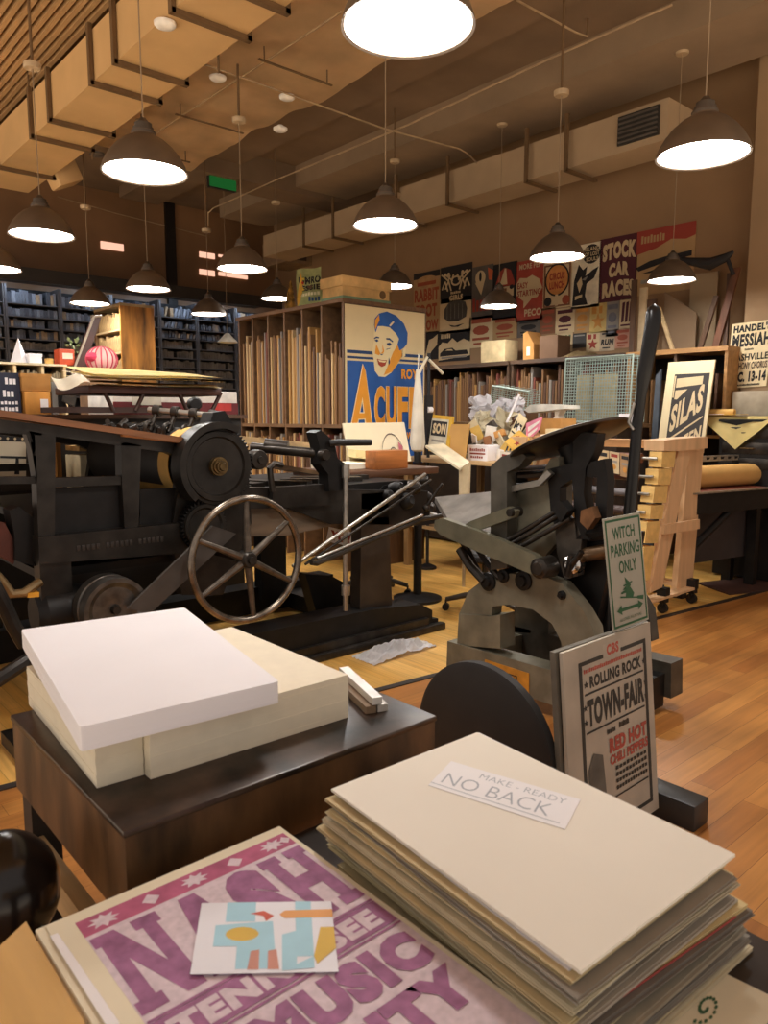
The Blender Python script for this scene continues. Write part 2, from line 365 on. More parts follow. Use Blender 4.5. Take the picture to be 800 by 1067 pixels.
lamp(217.5, 328, 'smallest far pendant lamp before the back wall shelves', 242)
lamp(-6, 281, 'pendant lamp mostly cut off by the left edge of the picture')
lamp(289, 312, 'pendant lamp half hidden behind the printed bag', 213, Z=2.95)
lamp(411, 299, 'pendant lamp half hidden behind the cardboard box lid', 170, Z=2.97)
q = P(237, 357, Y=9.6)
t = thing("pendant_lamp", "small unlit white cone lamp shade near the back shelves", 'lamp', q)
part('lamp_shade', MB().lathe([(.14, 0), (.145, .003), (.03, .125), (.02, .13), (.02, .128), (.14, 0)], q, n=28), mat('#e3dccb', .6), t)
part('cord', MB().cyl(q+V((0, 0, .12)), (q.x, q.y, 4.9), .004, n=6), mat('#8f7a60', .6), t)
# cool tube lights under the canopy of the back shelves
for k, x in enumerate((3.1, 4.35, 5.6, 6.75)):
    t = thing('tube_light', ['leftmost', 'second from the left', 'third from the left', 'rightmost'][k]+' cool strip light above the back wall shelves', 'light', (x, 10.95, 3.33), 'strip lights above the back shelves')
    part('tube', MB().cyl((x-.35, 10.95, 3.325), (x+.35, 10.95, 3.325), .018, n=10), emis((.62, .78, 1.0), STRIP_E), t)
    part('housing', MB().mm((x-.38, 10.9, 3.345), (x+.38, 11.0, 3.38)), mat('#2c2a2a', .5), t)
# conduits, sprinklers, smoke detectors, downlights
CON = mat('#a98f6e', .5, .2)
def conduit(label, pts, r=.008): return solo('conduit', label, 'pipe', MB().tube(pts, r, 8), CON)
z = 4.5
conduit('thin conduit rising to the right above the poster-sided case', [P(217, 236, Z=4.05), P(217, 222, Z=4.2), P(222, 217, Z=4.25), P(291, 186, Z=4.25), P(425, 130, Z=4.25), P(575, 60, Z=4.25), P(700, 5, Z=4.25)])
conduit('thin sprinkler pipe crossing under the wide wrapped duct', [P(203, 64, Z=4.22), P(250, 80, Z=4.22), P(400, 134, Z=4.22), P(478, 155, Z=4.22), P(487, 160, Z=4.2), P(497, 170, Z=4.0)])
conduit('long thin pipe running along under the wrapped duct', [P(122, 168, Z=4.26), P(183, 125, Z=4.26), P(258, 76, Z=4.26), P(356, 12, Z=4.26)])
conduit('dark pipe above the poster wall at top right', [P(538, 0, Z=4.6), P(600, 34, Z=4.6), P(612, 38, Z=4.6), P(612, 20, Z=4.9)])
conduit('pale pipe on the dark back wall behind the lamps', [P(60, 205, Y=11.742), P(120, 222, Y=11.742), P(215, 246, Y=11.742)])
for x, y, zz, lb in ((172, 29, 3.965, 'white round smoke detector below the square duct'), (227, 84, 4.255, 'small white round sprinkler cover on the wrapped duct'), (299, 104, 4.255, 'white round sprinkler cover right of the long ceiling rod'), (292, 137, 4.255, 'bright white round detector at the edge of the wrapped duct'), (515, 132, 4.85, 'white round detector above the poster wall'), (355, 120, 4.85, 'dim round detector on the dark ceiling'), (101, 163, 4.0, 'dark round fitting beside the duct elbow')):
    p = P(x, y, Z=zz)
    solo('ceiling_detector', lb, 'smoke detector', MB().lathe([(0, 0), (.04, 0), (.06, .006), (.068, .014), (.07, .03), (0, .03)], p, n=24).cyl(p+V((0, 0, .02)), (p.x, p.y, CZ-.001 if zz > 4.5 else (4.31 if zz > 4.1 else 3.999)), .03, n=10), mat('#ece8e2', .4) if 'dark' not in lb else mat('#4a4038', .5))
p = P(232, 188, Y=9.0)
t = thing('exit_sign', 'dim green lit exit box hanging near the dark back wall', 'sign', (p.x, 9.0, p.z-.1))
part('lit_panel', MB().mm((p.x-.19, 8.985, p.z-.1), (p.x+.19, 9.0, p.z+.1)), emis((.05, .42, .08), .09), t, 'green glowing panel')
part('housing', MB().mm((p.x-.2, 9.0, p.z-.11), (p.x+.2, 9.05, p.z+.11)), mat('#26231f', .5), t)
part('hanger_rod', MB().cyl((p.x, 9.03, p.z+.1), (p.x, 9.03, 4.9), .01, n=8), DUCTD, t)

# ================================================================== BACK WALL SHELVES
SHELF = mat('#5a595c', .6, .1, .1, 6)
bx = [2.3, 3.0, 3.72, 4.45, 5.2, 5.83, 6.53, 7.2]; rows = [3.03, 2.86, 2.71, 2.56, 2.41, 2.26, 2.11, 1.95]
YF = 11.15; YB = 11.5
t = thing('shelf_canopy', 'long dark canopy board running above the back wall shelves', 'shelf', (4.6, 11, 3.3))
part('fascia', MB().mm((1.6, 10.84, 3.28), (7.25, 10.87, 3.46)), mat('#2c2724', .45), t)
part('top_board', MB().mm((1.6, 10.87, 3.39), (7.25, 11.745, 3.42)), mat('#3d332c', .5), t)
pos = ['leftmost', 'second', 'third', 'fourth', 'fifth', 'sixth', 'seventh']
for k in range(7):
    x0, x1 = bx[k], bx[k+1]
    t = thing('bookcase', '%s bay from the left of the dark block shelves on the back wall' % pos[k], 'bookcase', ((x0+x1)/2, 11.3, 0), 'back wall block shelves')
    part('upright', MB().mm((x0+.002, YF, 0), (x0+.03, YB, 3.27)), SHELF, t); part('upright', MB().mm((x1-.02, YF+.01, 0), (x1-.002, YB, 3.27)), SHELF, t)
    part('back_panel', MB().mm((x0+.03, YB-.02, .1), (x1-.02, YB, 3.27)), mat('#1d1c1e', .8), t)
    for z in rows+[1.78, 1.6, 1.2, .7, .2]: part('shelf_board', MB().mm((x0+.03, YF, z-.014), (x1-.02, YB-.02, z)), SHELF, t)
bp = []
for hx, nm in (('#5c6069', 'slate grey'), ('#7b7f88', 'pale blue grey'), ('#474a53', 'dark grey'), ('#756a60', 'brownish grey'), ('#9a8468', 'tan')):
    o = solo('printing_block', nm, 'printing block', MB().mm((-.5, -.5, 0), (.5, .5, 1)), mat(hx, .75, 0, .15, 3), 'printing blocks on the back wall shelves'); bp.append((o, nm))
used = [False]*5; cnt = 0; rest = MB(); rnd = random.Random(3)
ordn = ['top', 'second', 'third', 'fourth', 'fifth', 'sixth', 'seventh', 'eighth']
for ri, z in enumerate(rows):
    for k in range(7):
        x = bx[k]+.034; h0 = (.19 if ri == 0 else .125)
        while True:
            w = rnd.uniform(.03, .06)
            if x+w > bx[k+1]-.03: break
            if rnd.random() < .06: x += .05; continue
            h = h0*rnd.uniform(.7, .97); d = .2; i = rnd.choice((0, 0, 0, 1, 1, 2, 2, 3, 4)) if k > 0 or ri > 3 else rnd.choice((0, 1, 2))
            lean = R(14) if (k in (4, 5) and ri < 3 and w < .05) else 0
            o, nm = bp[i]
            if ri < 4 and cnt < 296 and k < 7:
                lb = '%s printing block on %s row, %s bay, of the back wall shelves' % (nm, ordn[ri], pos[k])
                if not used[i]: q = o; used[i] = True; q['label'] = lb; q.location = (x+w/2, YF+.13, z)
                else: q = dup(o, (x+w/2, YF+.13, z), 0, lb)
                q.scale = (w*.94, d, h-(.02 if lean else 0)); cnt += 1
                if lean: q.rotation_euler = (0, lean if k == 4 else -lean, 0); q.location.z = z+.012; x += .012
            else: rest.mm((x, YF+.03, z+.001), (x+w*.94, YF+.2, z+h))
            x += w
if rest.bm.verts: solo('printing_block_rows', 'dense rows of grey and tan printing blocks on the lower back wall shelves', 'printing blocks', rest, mat('#6b645c', .75, 0, .3, 6), stuff=True)
for o, nm in bp: pass

# low cream fronted case and things on it (left)
t = thing('low_bookcase', 'low pale case of spines below the back wall shelves at far left', 'bookcase', (2.2, 8.3, 0))
a = P(0, 377, Y=8.0); c = P(63, 383, Y=8.0); LZ = a.z
part('top_board', MB().mm((a.x-.4, 7.98, LZ-.02), (c.x+.06, 8.4, LZ)), mat('#d8c6a0', .6), t)
part('back_panel', MB().mm((a.x-.4, 8.38, .05), (c.x+.06, 8.4, LZ-.02)), mat('#4a3c2e', .7), t)
for x in (a.x-.4, a.x+.12, a.x+.38, c.x+.03): part('upright', MB().mm((x, 8.0, 0), (x+.025, 8.38, LZ-.02)), mat('#d2b88a', .6), t)
for z in (LZ-.36, LZ-.8, .1): part('shelf_board', MB().mm((a.x-.37, 8.01, z-.02), (c.x+.03, 8.38, z)), mat('#b89a6c', .6), t)
o = solo('volume', 'slim bound volume standing in the low pale case at far left', 'book', MB().mm((-.5, -.5, 0), (.5, .5, 1)), mat('#8f7f62', .8, 0, .3, 4), 'volumes in the low pale case')
x = a.x-.36; first = True
while x < c.x+.0:
    if any(abs(x-u) < .03 for u in (a.x+.12, a.x+.38)) : x += .035; continue
    q = o if first else dup(o, (0, 0, 0)); first = False
    q.location = (x+.012, 8.2, LZ-.36); q.scale = (.022, .3, rnd.uniform(.24, .31)); x += .026
p = P(21, 377, Y=8.15); solo('paper_pyramid', 'white folded paper pyramid standing on the low pale case', 'ornament', MB().lathe([(.0, .0), (.085, 0), (.09, .005), (0, .26)], (p.x, 8.17, LZ), n=4), WHITE)
a = P(29, 378, Y=8.1); c = P(42, 370, Y=8.1); solo('white_box', 'small white box on the low pale case right of the paper pyramid', 'box', MB().mm((a.x, 8.05, LZ), (c.x, 8.2, LZ+.09), bev=.004).mm((a.x-.004, 8.046, LZ+.07), (c.x+.004, 8.204, LZ+.1)), WHITE)
a = P(48, 378, Y=8.1); c = P(54, 372, Y=8.1); solo('small_box', 'little ochre box between the white box and the red box', 'box', MB().mm((a.x, 8.06, LZ), (c.x, 8.14, LZ+.06), bev=.003), KRAFT)
t = thing('red_box', 'orange red box with a pale label on the low pale case', 'box', (P(66, 378, Y=8.1).x, 8.12, LZ))
a = P(60, 380, Y=8.1); c = P(75, 368, Y=8.1)
bx0 = part('body', MB().mm((a.x, 8.03, LZ), (c.x, 8.2, LZ+.16), bev=.004), mat('#d4552f', .6), t)
part('box_label', MB().mm((a.x+.03, 8.026, LZ+.06), (c.x-.02, 8.03, LZ+.12)), CREAM, t, 'pale label')

# tall brown cabinet with end panel, leaning dark frame, plant, striped ball
t = thing('tall_cabinet', 'tall case with a streaked golden brown wood end before the back shelves', 'cabinet', (3.5, 8.6, 0))
e0 = P(134, 319, Y=8.3); e1 = P(160, 317, Y=8.3); TZ = e0.z
part('end_panel', MB().mm((e0.x-.1, 8.3, 0), (e1.x, 8.33, TZ)), mat('#a8702c', .5, 0, .5, 3, .05, (3, 1, .5)), t)
f1 = P(98, 329, X=e0.x-.1).y
part('top_board', MB().mm((e0.x-.1, 8.3, TZ), (e1.x, f1, TZ+.03)), mat('#9a8562', .6), t)
part('back_panel', MB().mm((e1.x-.03, 8.33, 0), (e1.x, f1, TZ)), mat('#3a2c20', .7), t)
part('end_panel', MB().mm((e0.x-.1, f1-.03, 0), (e1.x, f1, TZ)), mat('#6b4a28', .6), t)
SB = [TZ-.25, TZ-.5, TZ-.75, TZ-1.0]
for z in SB: part('shelf_board', MB().mm((e0.x-.1, 8.33, z-.02), (e1.x-.03, f1-.03, z)), mat('#b49a70', .6), t)
o = solo('type_block', 'tan block', 'printing block', MB().mm((-.5, -.5, 0), (.5, .5, 1)), mat('#a98a5c', .75, 0, .25, 3), 'tan blocks in the tall brown case'); first = True
for zi, z in enumerate(SB[:3]):
    y = 8.36
    while y < f1-.08:
        w = rnd.uniform(.03, .06); q = o if first else dup(o, (0, 0, 0)); first = False
        q['label'] = 'tan block on the %s shelf of the tall golden brown case' % ordn[zi]
        q.location = (e0.x+.02, y+w/2, z); q.scale = (.2, w*.9, rnd.uniform(.14, .2)); y += w+.004
t = thing('wooden_ramp', 'dark red brown wooden ramp board leaning against the tall brown case', 'board', P(80, 385, Y=8.0))
fq = [P(97, 331, Y=8.0), P(106, 329, Y=8.0), P(86, 390, Y=8.0), P(74, 390, Y=8.0)]
part('panel', MB().prism(fq, (0, .05, 0)), mat('#4f2a1e', .45, 0, .15, 8), t)
part('edge_strip', MB().tube([P(98, 330, Y=7.98), P(75, 390, Y=7.98)], .012).tube([P(106, 329, Y=7.98), P(98, 330, Y=7.98)], .012), mat('#b9ac98', .4), t, 'pale edge strip')
b = MB()
for k in range(14):
    p = P(78+rnd.uniform(-6, 8), 357+rnd.uniform(-4, 12), Y=8.1); d = V((rnd.uniform(-1, 1), rnd.uniform(-.4, .4), rnd.uniform(-.6, .8))).normalized()*.055; s_ = V((-d.z, .02, d.x))*.28
    b.prism([p, p+d*.5+s_, p+d, p+d*.5-s_], (0, .004, 0))
pl = V((P(78, 380, Y=8.1).x, 8.1, LZ+.021))
t = thing('potted_plant', 'small plant with pale green leaves before the leaning dark frame', 'plant', pl)
part('foliage', b, mat('#8fa06a', .6), t)
part('stem', MB().tube([pl+V((0, 0, .05)), P(77, 370, Y=8.1), P(74, 356, Y=8.1)], .006).tube([P(77, 370, Y=8.1), P(84, 356, Y=8.1)], .005), mat('#5c6a3c', .6), t)
part('plant_pot', MB().lathe([(0, 0), (.03, 0), (.04, .06), (.036, .06), (.03, .015), (0, .015)], pl-V((0, 0, .02))), mat('#7a4a30', .7), t)

# ================================================================== CASE WITH THE PAINTED POSTER
CXL, CXR, CYN, CYF, CTZ = 4.42, 5.49, 5.6, 7.5, 2.55
WD = wood('#5c4028', .55, 'Z', .2); WDL = wood('#6e5034', .6, 'Y', .15)
t = thing('poster_case', 'tall brown wooden case with upright compartments and a painted poster on its end', 'bookcase', (4.95, 6.5, 0))
part('end_panel', MB().mm((CXL, CYN, 0), (CXR, CYN+.03, CTZ)), WD, t); part('end_panel', MB().mm((CXL, CYF-.03, 0), (CXR, CYF, CTZ)), WD, t)
part('top_board', MB().mm((CXL-.02, CYN-.01, CTZ), (CXR, CYF+.02, CTZ+.035)), WDL, t)
part('back_panel', MB().mm((CXR-.02, CYN+.03, 0), (CXR, CYF-.03, CTZ)), mat('#2e2118', .8), t)
ups = [P(x, 400, X=CXL).y for x in (263.8, 279.6, 296.5, 315, 335)]
for y in ups: part('divider', MB().mm((CXL+.004, y-.012, .05), (CXR-.02, y+.012, CTZ)), WDL, t)
bounds = [CYF-.03]+ups+[CYN+.03]; ML = 1.42
for i in range(6):
    for z in (ML, .75): part('shelf_board', MB().mm((CXL, bounds[i+1]+.013, z-.035), (CXR-.02, bounds[i]-.013, z)), WDL, t)
bd = []
for hx, nm in (('#a87c42', 'honey coloured'), ('#7a5632', 'brown'), ('#857b70', 'grey'), ('#5a3c28', 'dark brown'), ('#c0a070', 'pale tan'), ('#733a2a', 'reddish')):
    o = solo('print_board', nm, 'board', MB().mm((-.5, -.5, 0), (.5, .5, 1)), mat(hx, .7, 0, .18, 2, 0, (1, 1, .15)), 'boards filed in the poster-sided case'); bd.append([o, nm, False])
bay = ['farthest', 'second', 'third', 'fourth', 'fifth', 'nearest']
def put_board(i, loc, sc, label, group=None, ry=0, rx=0):
    o, nm, u = bd[i]
    q = dup(o, loc) if u else o; bd[i][2] = True
    q.location = loc; q.scale = sc; q['label'] = nm+' '+label; q.rotation_euler = (rx, ry, 0)
    if group: q['group'] = group
for i in range(6):
    for lv in (0, 1):
        y = bounds[i+1]+.02; top = bounds[i]-.02
        while True:
            w = rnd.uniform(.018, .034)
            if y+w > top: break
            z = (ML, .75)[lv]; h = rnd.uniform(.86, .97) if lv == 0 else rnd.uniform(.5, .6)
            if i == 5 and lv == 0: h = rnd.uniform(.6, .8)
            if i == 4 and rnd.random() < .5: h *= .8
            put_board(rnd.choice((0, 0, 1, 1, 2, 2, 3, 4, 4, 5)), (CXL+.362+rnd.uniform(0, .02), y+w/2, z+.001), (.7, w*.9, h), 'upright board in the %s %s compartment of the poster-sided case' % (bay[i], ('upper', 'lower')[lv]))
            y += w+.003
# painted poster on the end
a = P(359, 316, Y=CYN-.004); c = P(442.5, 323, Y=CYN-.004); zb = P(440, 482, Y=CYN).z; zt = 2.535
BLUE = mat('#1f5aa8', .6, 0, .08, 5); BLUED = mat('#173a6b', .6, 0, 0); ORG = mat('#eda02c', .6, 0, .06, 5); FACE = mat('#ecd9a8', .7, 0, 0)
s = Sheet('painted_poster', 'blue and orange poster of a smiling man on the end of the tall case', 'poster', (a.x, CYN-.006, zt), (c.x, CYN-.006, zt), (a.x, CYN-.006, zb), mat('#e2cd9e', .7, 0, .03, 4), thick=.003)
N = lambda x, y: ((x-60)/600, (y-45-70*(x-60)/600)/1150)
NP = lambda l: [N(*q) for q in l]
s.poly([(.02, .275), (.98, .275), (.98, .295), (.02, .295)], BLUED); s.poly([(.02, .312), (.98, .312), (.98, .326), (.02, .326)], BLUED)
s.rect(.02, .34, .98, 1, BLUE)
s.poly(NP([(262, 200), (265, 300), (252, 380), (262, 450), (270, 525), (300, 568), (345, 576), (392, 548), (446, 482), (472, 436), (474, 380), (452, 300), (440, 250), (380, 190)]), FACE)
s.poly(NP([(440, 345), (405, 400), (385, 450), (360, 510), (335, 562), (400, 540), (445, 480), (478, 425), (470, 365)]), ORG)
s.poly(NP([(280, 330), (270, 400), (300, 415), (310, 400)]), ORG)
s.poly(NP([(265, 200), (270, 150), (300, 115), (360, 100), (430, 130), (490, 190), (520, 260), (515, 340), (490, 368), (457, 388), (440, 340), (452, 300), (430, 262), (380, 215), (330, 205), (292, 205), (276, 250)]), BLUE)
s.poly(NP([(268, 200), (272, 160), (300, 122), (305, 160), (290, 190), (274, 230)]), ORG)
s.poly(NP([(375, 200), (405, 170), (415, 178), (385, 210)]), FACE)
for q in ([(352, 292), (378, 292), (408, 318), (402, 325), (376, 306), (354, 302)], [(262, 290), (280, 278), (302, 284), (300, 292), (280, 290), (266, 298)], [(356, 330), (380, 325), (396, 342), (376, 350), (360, 342)], [(266, 305), (284, 298), (298, 310), (282, 318)], [(300, 405), (318, 415), (336, 405), (318, 408)], [(352, 372), (384, 366), (384, 370), (354, 377)]): s.poly(NP(q), BLUED)
s.poly(NP([(284, 438), (320, 450), (358, 452), (345, 490), (318, 500), (295, 480)]), mat('#a5402a', .7, 0, 0)); s.poly(NP([(290, 444), (320, 454), (352, 457), (342, 470), (300, 462)]), FACE)
s.poly(NP([(322, 330), (336, 385), (330, 402), (306, 404), (316, 396), (326, 388)]), ORG); s.poly(NP([(372, 430), (380, 470), (372, 490), (368, 470)]), BLUED); s.poly(NP([(478, 375), (502, 365), (498, 430), (476, 440)]), FACE)
s.text('ROY', .68, .372, .90, .44, ORG, .05)
A_ = mat('#f6dfae', .7, 0, 0)
for m_, g in ((A_, 7), (ORG, 0)):
    s.poly(NP([(180-g*.5, 480-g*2), (90-g, 930), (130+g, 932), (196+g*.4, 600)]), m_, 'lettering'); s.poly(NP([(180-g*.5, 480-g*2), (160-g, 600), (205-g, 940), (246+g, 942), (196+g*.3, 520)]), m_, 'lettering'); s.poly(NP([(140-g, 820-g), (225, 826-g), (228, 865+g), (132, 860+g)]), m_, 'lettering')
x0 = N(262, 0)[0]
for m_, g in ((A_, .006), (ORG, 0)):
    for k, ch in enumerate('CUFF'): s.text(ch, x0+k*.147-g, .492-g*.5, x0+k*.147+.128+g, .765+g*.5, m_, .05)
s.text('W', .745, .79, .82, .835, ORG, .05)
s.done()
# on top of the case
a = P(335, 318, Y=5.9); TOPZ = CTZ+.036
t = thing('storage_box', 'buff cardboard storage box with green base on the poster-sided case', 'box', (4.95, 6.1, TOPZ))
x0 = P(357, 305, Y=5.72).x; x1 = P(407, 305, Y=5.72).x; y1 = P(334, 300, X=x0).y
part('tray', MB().mm((x0, 5.72, TOPZ), (x1, y1, TOPZ+.05), bev=.004), mat('#7d9a7a', .7), t, 'green base')
part('box_body', MB().mm((x0+.01, 5.73, TOPZ+.05), (x1-.01, y1-.01, TOPZ+.2), bev=.003), mat('#d9b173', .75), t)
part('box_lid', MB().mm((x0-.006, 5.714, TOPZ+.14), (x1+.006, y1+.006, TOPZ+.235), bev=.004), mat('#dfb87a', .75), t)
part('hand_hole', MB().lathe([(0, 0), (.04, 0), (.04, .003), (0, .003)], (x1-.1, 5.729, TOPZ+.1), (0, -1, 0), 16), mat('#6b5232', .7), t)
part('box_label', MB().mm((x0-.008, 6.2, TOPZ+.17), (x0-.006, 6.32, TOPZ+.2)), mat('#5c4630', .7), t)
a = P(306, 322, Y=6.2); xx = P(318, 300, Y=6.25).x
def bag(u, v):
    tl = P(309, 281, Y=6.35); tr = P(336, 276, Y=6.15); br = P(334, 318, Y=6.15); bl = P(308, 324, Y=6.35)
    p = (tl*(1-u)+tr*u)*(1-v)+(bl*(1-u)+br*u)*v
    p.z = max(p.z, TOPZ+.002) - (.05*math.sin(u*9)*(1-v)**3 if v < .3 else 0)
    return p+V((-.02*math.sin(u*7+v*4), .03*noise.noise(V((u*4, v*4, 1))), 0))
tl, tr, bl = bag(0, 0), bag(1, 0), bag(0, 1)
s = Sheet('printed_bag', 'crumpled green and yellow printed poster bag standing on the tall case', 'bag', tl, tr, bl, mat('#b8bd84', .7, 0, .15, 9), thick=.012, bend=lambda x, y: .025*math.sin(x*7+y*5)*(1-.3*y), pname='bag')
s.poly([(0, .0), (.2, .1), (.25, .5), (.1, .9), (0, 1)], mat('#d2a032', .7)); s.text('UMRO', .1, .22, .98, .42, INK, .05); s.text('ESSIE', .15, .45, .98, .6, INK, .05); s.bars(7, .1, .65, .95, .74, mat('#e9e2c0', .7, 0, 0)); s.bars(4, .5, .78, .95, .9, mat('#2e4f7a', .7, 0, 0))
for k in range(6): s.ell(rnd.uniform(.05, .35), rnd.uniform(.1, .9), .05, .04, mat(rnd.choice(('#c0392b', '#2c3f70', '#e2c24a')), .7, 0, 0), 7)
s.done()
t = thing('crumpled_cloth', 'small crumpled gold and black printed cloth left of the printed bag', 'cloth', (xx, 6.6, TOPZ))
p = P(303, 318, Y=6.55)
part('folds', MB().grid(lambda u, v: V((p.x+.02+.07*math.cos(u*6.28)*(1-v*.75)*(1+.3*noise.noise(V((u*6, v*5, 2)))), 6.58+.07*math.sin(u*6.28)*(1-v*.75), TOPZ+.003+.26*v*(1+.12*math.sin(u*12)))), 26, 9, .006), mat('#b58a3a', .7, 0, .6, 18), t)

# ================================================================== RIGHT WALL: POSTERS
def colm(h): return mat(h, .75, 0, .04, 4)
BRN = colm('#7a5034'); RED = colm('#983a2c'); MAROON = colm('#4f1c27'); TAN = colm('#ad8c60'); CRM = colm('#cdb68e'); BLK = colm('#1e1b1c'); GRY = colm('#8b857c')
RUST = colm('#9a4a30')
g = 'show posters on the right hand wall'
s = wallsheet('show_poster', 'tan poster with large rust letters, leftmost on the right wall', 'poster', 431, 286, 458, 345, TAN, group=g)
s.rect(0, 0, 1, .1, BLK); s.ell(.5, .16, .42, .1, mat('#b08a5c', .7)); s.rect(.15, .16, .85, .22, RUST); s.text('RABBIT', .04, .27, .96, .48, RUST, .05); s.text('FOOT', .1, .53, .9, .74, RUST, .05); s.text('SHOW', .2, .79, .95, .97, RUST, .05); s.done()
s = wallsheet('show_poster', 'black poster with white leaping dancers and the word GIRLS', 'poster', 459, 279.5, 491.5, 312, BLK, group=g)
s.ell(.5, .42, .16, .14, CRM); s.ell(.5, .42, .11, .09, BLK); s.text('GIRLS', .3, .8, .72, .95, CRM, .05); s.bars(6, .34, .7, .66, .77, CRM)
for x, d in ((.16, 1), (.84, -1), (.28, 1), (.72, -1)):
    s.ell(x, .22, .045, .05, CRM)
    for q in ((x-.02*d, .28, x+.13*d, .42), (x, .4, x-.1*d, .62), (x, .4, x+.09*d, .68), (x, .3, x-.12*d, .2), (x+.1*d, .4, x+.16*d, .25)):
        dx, dy = q[2]-q[0], q[3]-q[1]; L = math.hypot(dx, dy); nx, ny = -dy/L*.022, dx/L*.022
        s.poly([(q[0]-nx, q[1]-ny), (q[0]+nx, q[1]+ny), (q[2]+nx, q[3]+ny), (q[2]-nx, q[3]-ny)], CRM)
s.done()
s = wallsheet('show_poster', 'cream poster showing one dark domed shape, below the dancer poster', 'poster', 458, 312.5, 490.5, 345, CRM, group=g)
s.poly([(.15, .55), (.16, .3), (.3, .12), (.6, .08), (.82, .16), (.88, .35), (.85, .58), (.6, .68), (.3, .66)], mat('#4a4640', .7)); s.poly([(.3, .75), (.5, .8), (.8, .76), (.6, .84), (.4, .82)], BLK)
for k in range(5): s.rect(.25+.12*k, .16+.01*k, .26+.12*k, .6, GRY)
s.done()
s = wallsheet('show_poster', 'narrow black and cream poster peeping out beside the painted poster', 'poster', 443, 346, 456.5, 374, BLK, group=g)
s.poly([(0, .9), (.3, .3), (.6, .25), (.95, .12), (.9, .5), (.5, .7), (.2, 1)], CRM); s.done()
s = wallsheet('show_poster', 'black poster with cream clouds and cars, below the domed shape poster', 'poster', 457, 346, 489.5, 375, BLK, group=g)
s.poly([(0, .5), (.12, .35), (.3, .4), (.45, .25), (.6, .4), (.8, .3), (1, .42), (1, .85), (0, .95)], CRM); s.poly([(.05, .72), (.2, .58), (.45, .56), (.55, .66), (.9, .66), (.95, .8), (.05, .82)], BLK); s.poly([(.22, .64), (.3, .6), (.42, .6), (.48, .66)], CRM); s.bars(5, .08, .08, .4, .24, CRM); s.rect(.1, .84, .9, .9, GRY); s.done()
s = wallsheet('show_poster', 'grey poster of an owl-eyed face with slanting red lettering', 'poster', 492, 279, 513, 331, mat('#5c544c', .75), group=g)
s.ell(.4, .22, .24, .14, CRM); s.ell(.4, .2, .06, .09, BLK); s.poly([(.15, .3), (.6, .3), (.45, .55)], CRM); s.bars(5, .05, .6, .9, .85, RED); s.poly([(.75, .05), (1, .12), (.95, .3), (.8, .28)], mat('#c8643a', .7)); s.done()
s = wallsheet('show_poster', 'black poster of a red striped circus tent behind a pendant lamp', 'poster', 513.5, 276.5, 537.5, 331, BLK, group=g)
s.poly([(.1, .4), (.3, .14), (.5, .08), (.75, .14), (.92, .36), (.92, .42)], RED); s.poly([(.3, .38), (.5, .1), (.56, .1), (.62, .38)], CRM); s.rect(.15, .42, .88, .6, CRM); s.ell(.2, .44, .09, .04, BLK); s.ell(.8, .44, .09, .04, BLK); s.rect(.4, .45, .6, .58, BRN); s.done()
s = wallsheet('show_poster', 'red poster with a cream cloud reading EASY STARTING', 'poster', 538, 273.5, 565, 333, mat('#a84434', .75), group=g)
s.text('MORE PEP', .12, .05, .9, .14, CRM, .03); s.poly([(.02, .55), (.02, .36), (.15, .27), (.4, .29), (.6, .25), (.85, .33), (.97, .48), (.8, .62), (.6, .63), (.3, .78), (.3, .66)], CRM); s.text('EASY', .06, .35, .45, .45, RED, .03); s.text('STARTING', .06, .48, .92, .58, RED, .03); s.text('PECO', .34, .8, .96, .92, CRM, .04); s.done()
s = wallsheet('show_poster', 'cream poster with a black edged orange disc, right of the cream cloud', 'poster', 566, 276, 595, 319, CRM, group=g)
s.frame(.04, .03, .96, .97, .06, .04, BRN); s.ell(.5, .38, .42, .36, BLK, 28); s.ell(.5, .38, .37, .32, mat('#d08a48', .7), 28); s.text('CIRCUS', .24, .22, .76, .38, RED, .05); s.text('LUNCH', .24, .42, .76, .58, RED, .05); s.poly([(.45, .7), (.55, .7), (.55, .95), (.45, .95)], CRM); s.ell(.2, .84, .13, .1, BLK); s.ell(.82, .84, .13, .1, RUST); s.done()
s = wallsheet('show_poster', 'cream poster of black tangled figures under a black word balloon', 'poster', 596.5, 257, 624, 319, mat('#e4d8bc', .75), group=g)
s.ell(.68, .17, .3, .15, BLK); s.text('ISLAND', .45, .06, .95, .12, CRM, .02); s.text('OF LOST', .45, .14, .95, .2, CRM, .02); s.text('SOULS', .5, .22, .92, .28, CRM, .02)
s.poly([(.05, .95), (.1, .55), (.25, .3), (.4, .4), (.55, .35), (.5, .5), (.75, .42), (.95, .38), (.8, .55), (.55, .62), (.5, .8), (.6, .95)], BLK); s.poly([(.2, .6), (.35, .5), (.4, .62), (.3, .75)], CRM); s.poly([(.15, .8), (.4, .78), (.4, .82), (.15, .86)], CRM); s.poly([(.36, .55), (.6, .5), (.5, .57)], GRY); s.done()
s = wallsheet('show_poster', 'maroon poster reading STOCK CAR RACES in wavy cream letters', 'poster', 625.5, 250, 662, 311, MAROON, group=g)
s.text('STOCK', .08, .1, .97, .37, CRM, .07, arch=.03); s.text('CAR', .26, .42, .8, .64, CRM, .07, arch=.03); s.text('RACES', .1, .7, .95, .95, CRM, .07, arch=.03); s.done()
s = wallsheet('show_poster', 'wide cream poster with red sky and long black cars, topmost at right', 'poster', 664, 242, 722, 301, TAN, group=g)
s.poly([(0, 0), (1, 0), (1, .2), (.85, .24), (.6, .2), (.35, .3), (0, .36)], RED); s.bars(8, .08, .08, .5, .2, TAN)
s.poly([(0, .56), (.25, .48), (.6, .44), (.95, .42), (.95, .5), (.5, .54), (.05, .62)], BLK); s.poly([(.1, .66), (.5, .6), (.9, .6), (.5, .68)], BLK); s.rect(.1, .76, .9, .82, GRY); s.done()
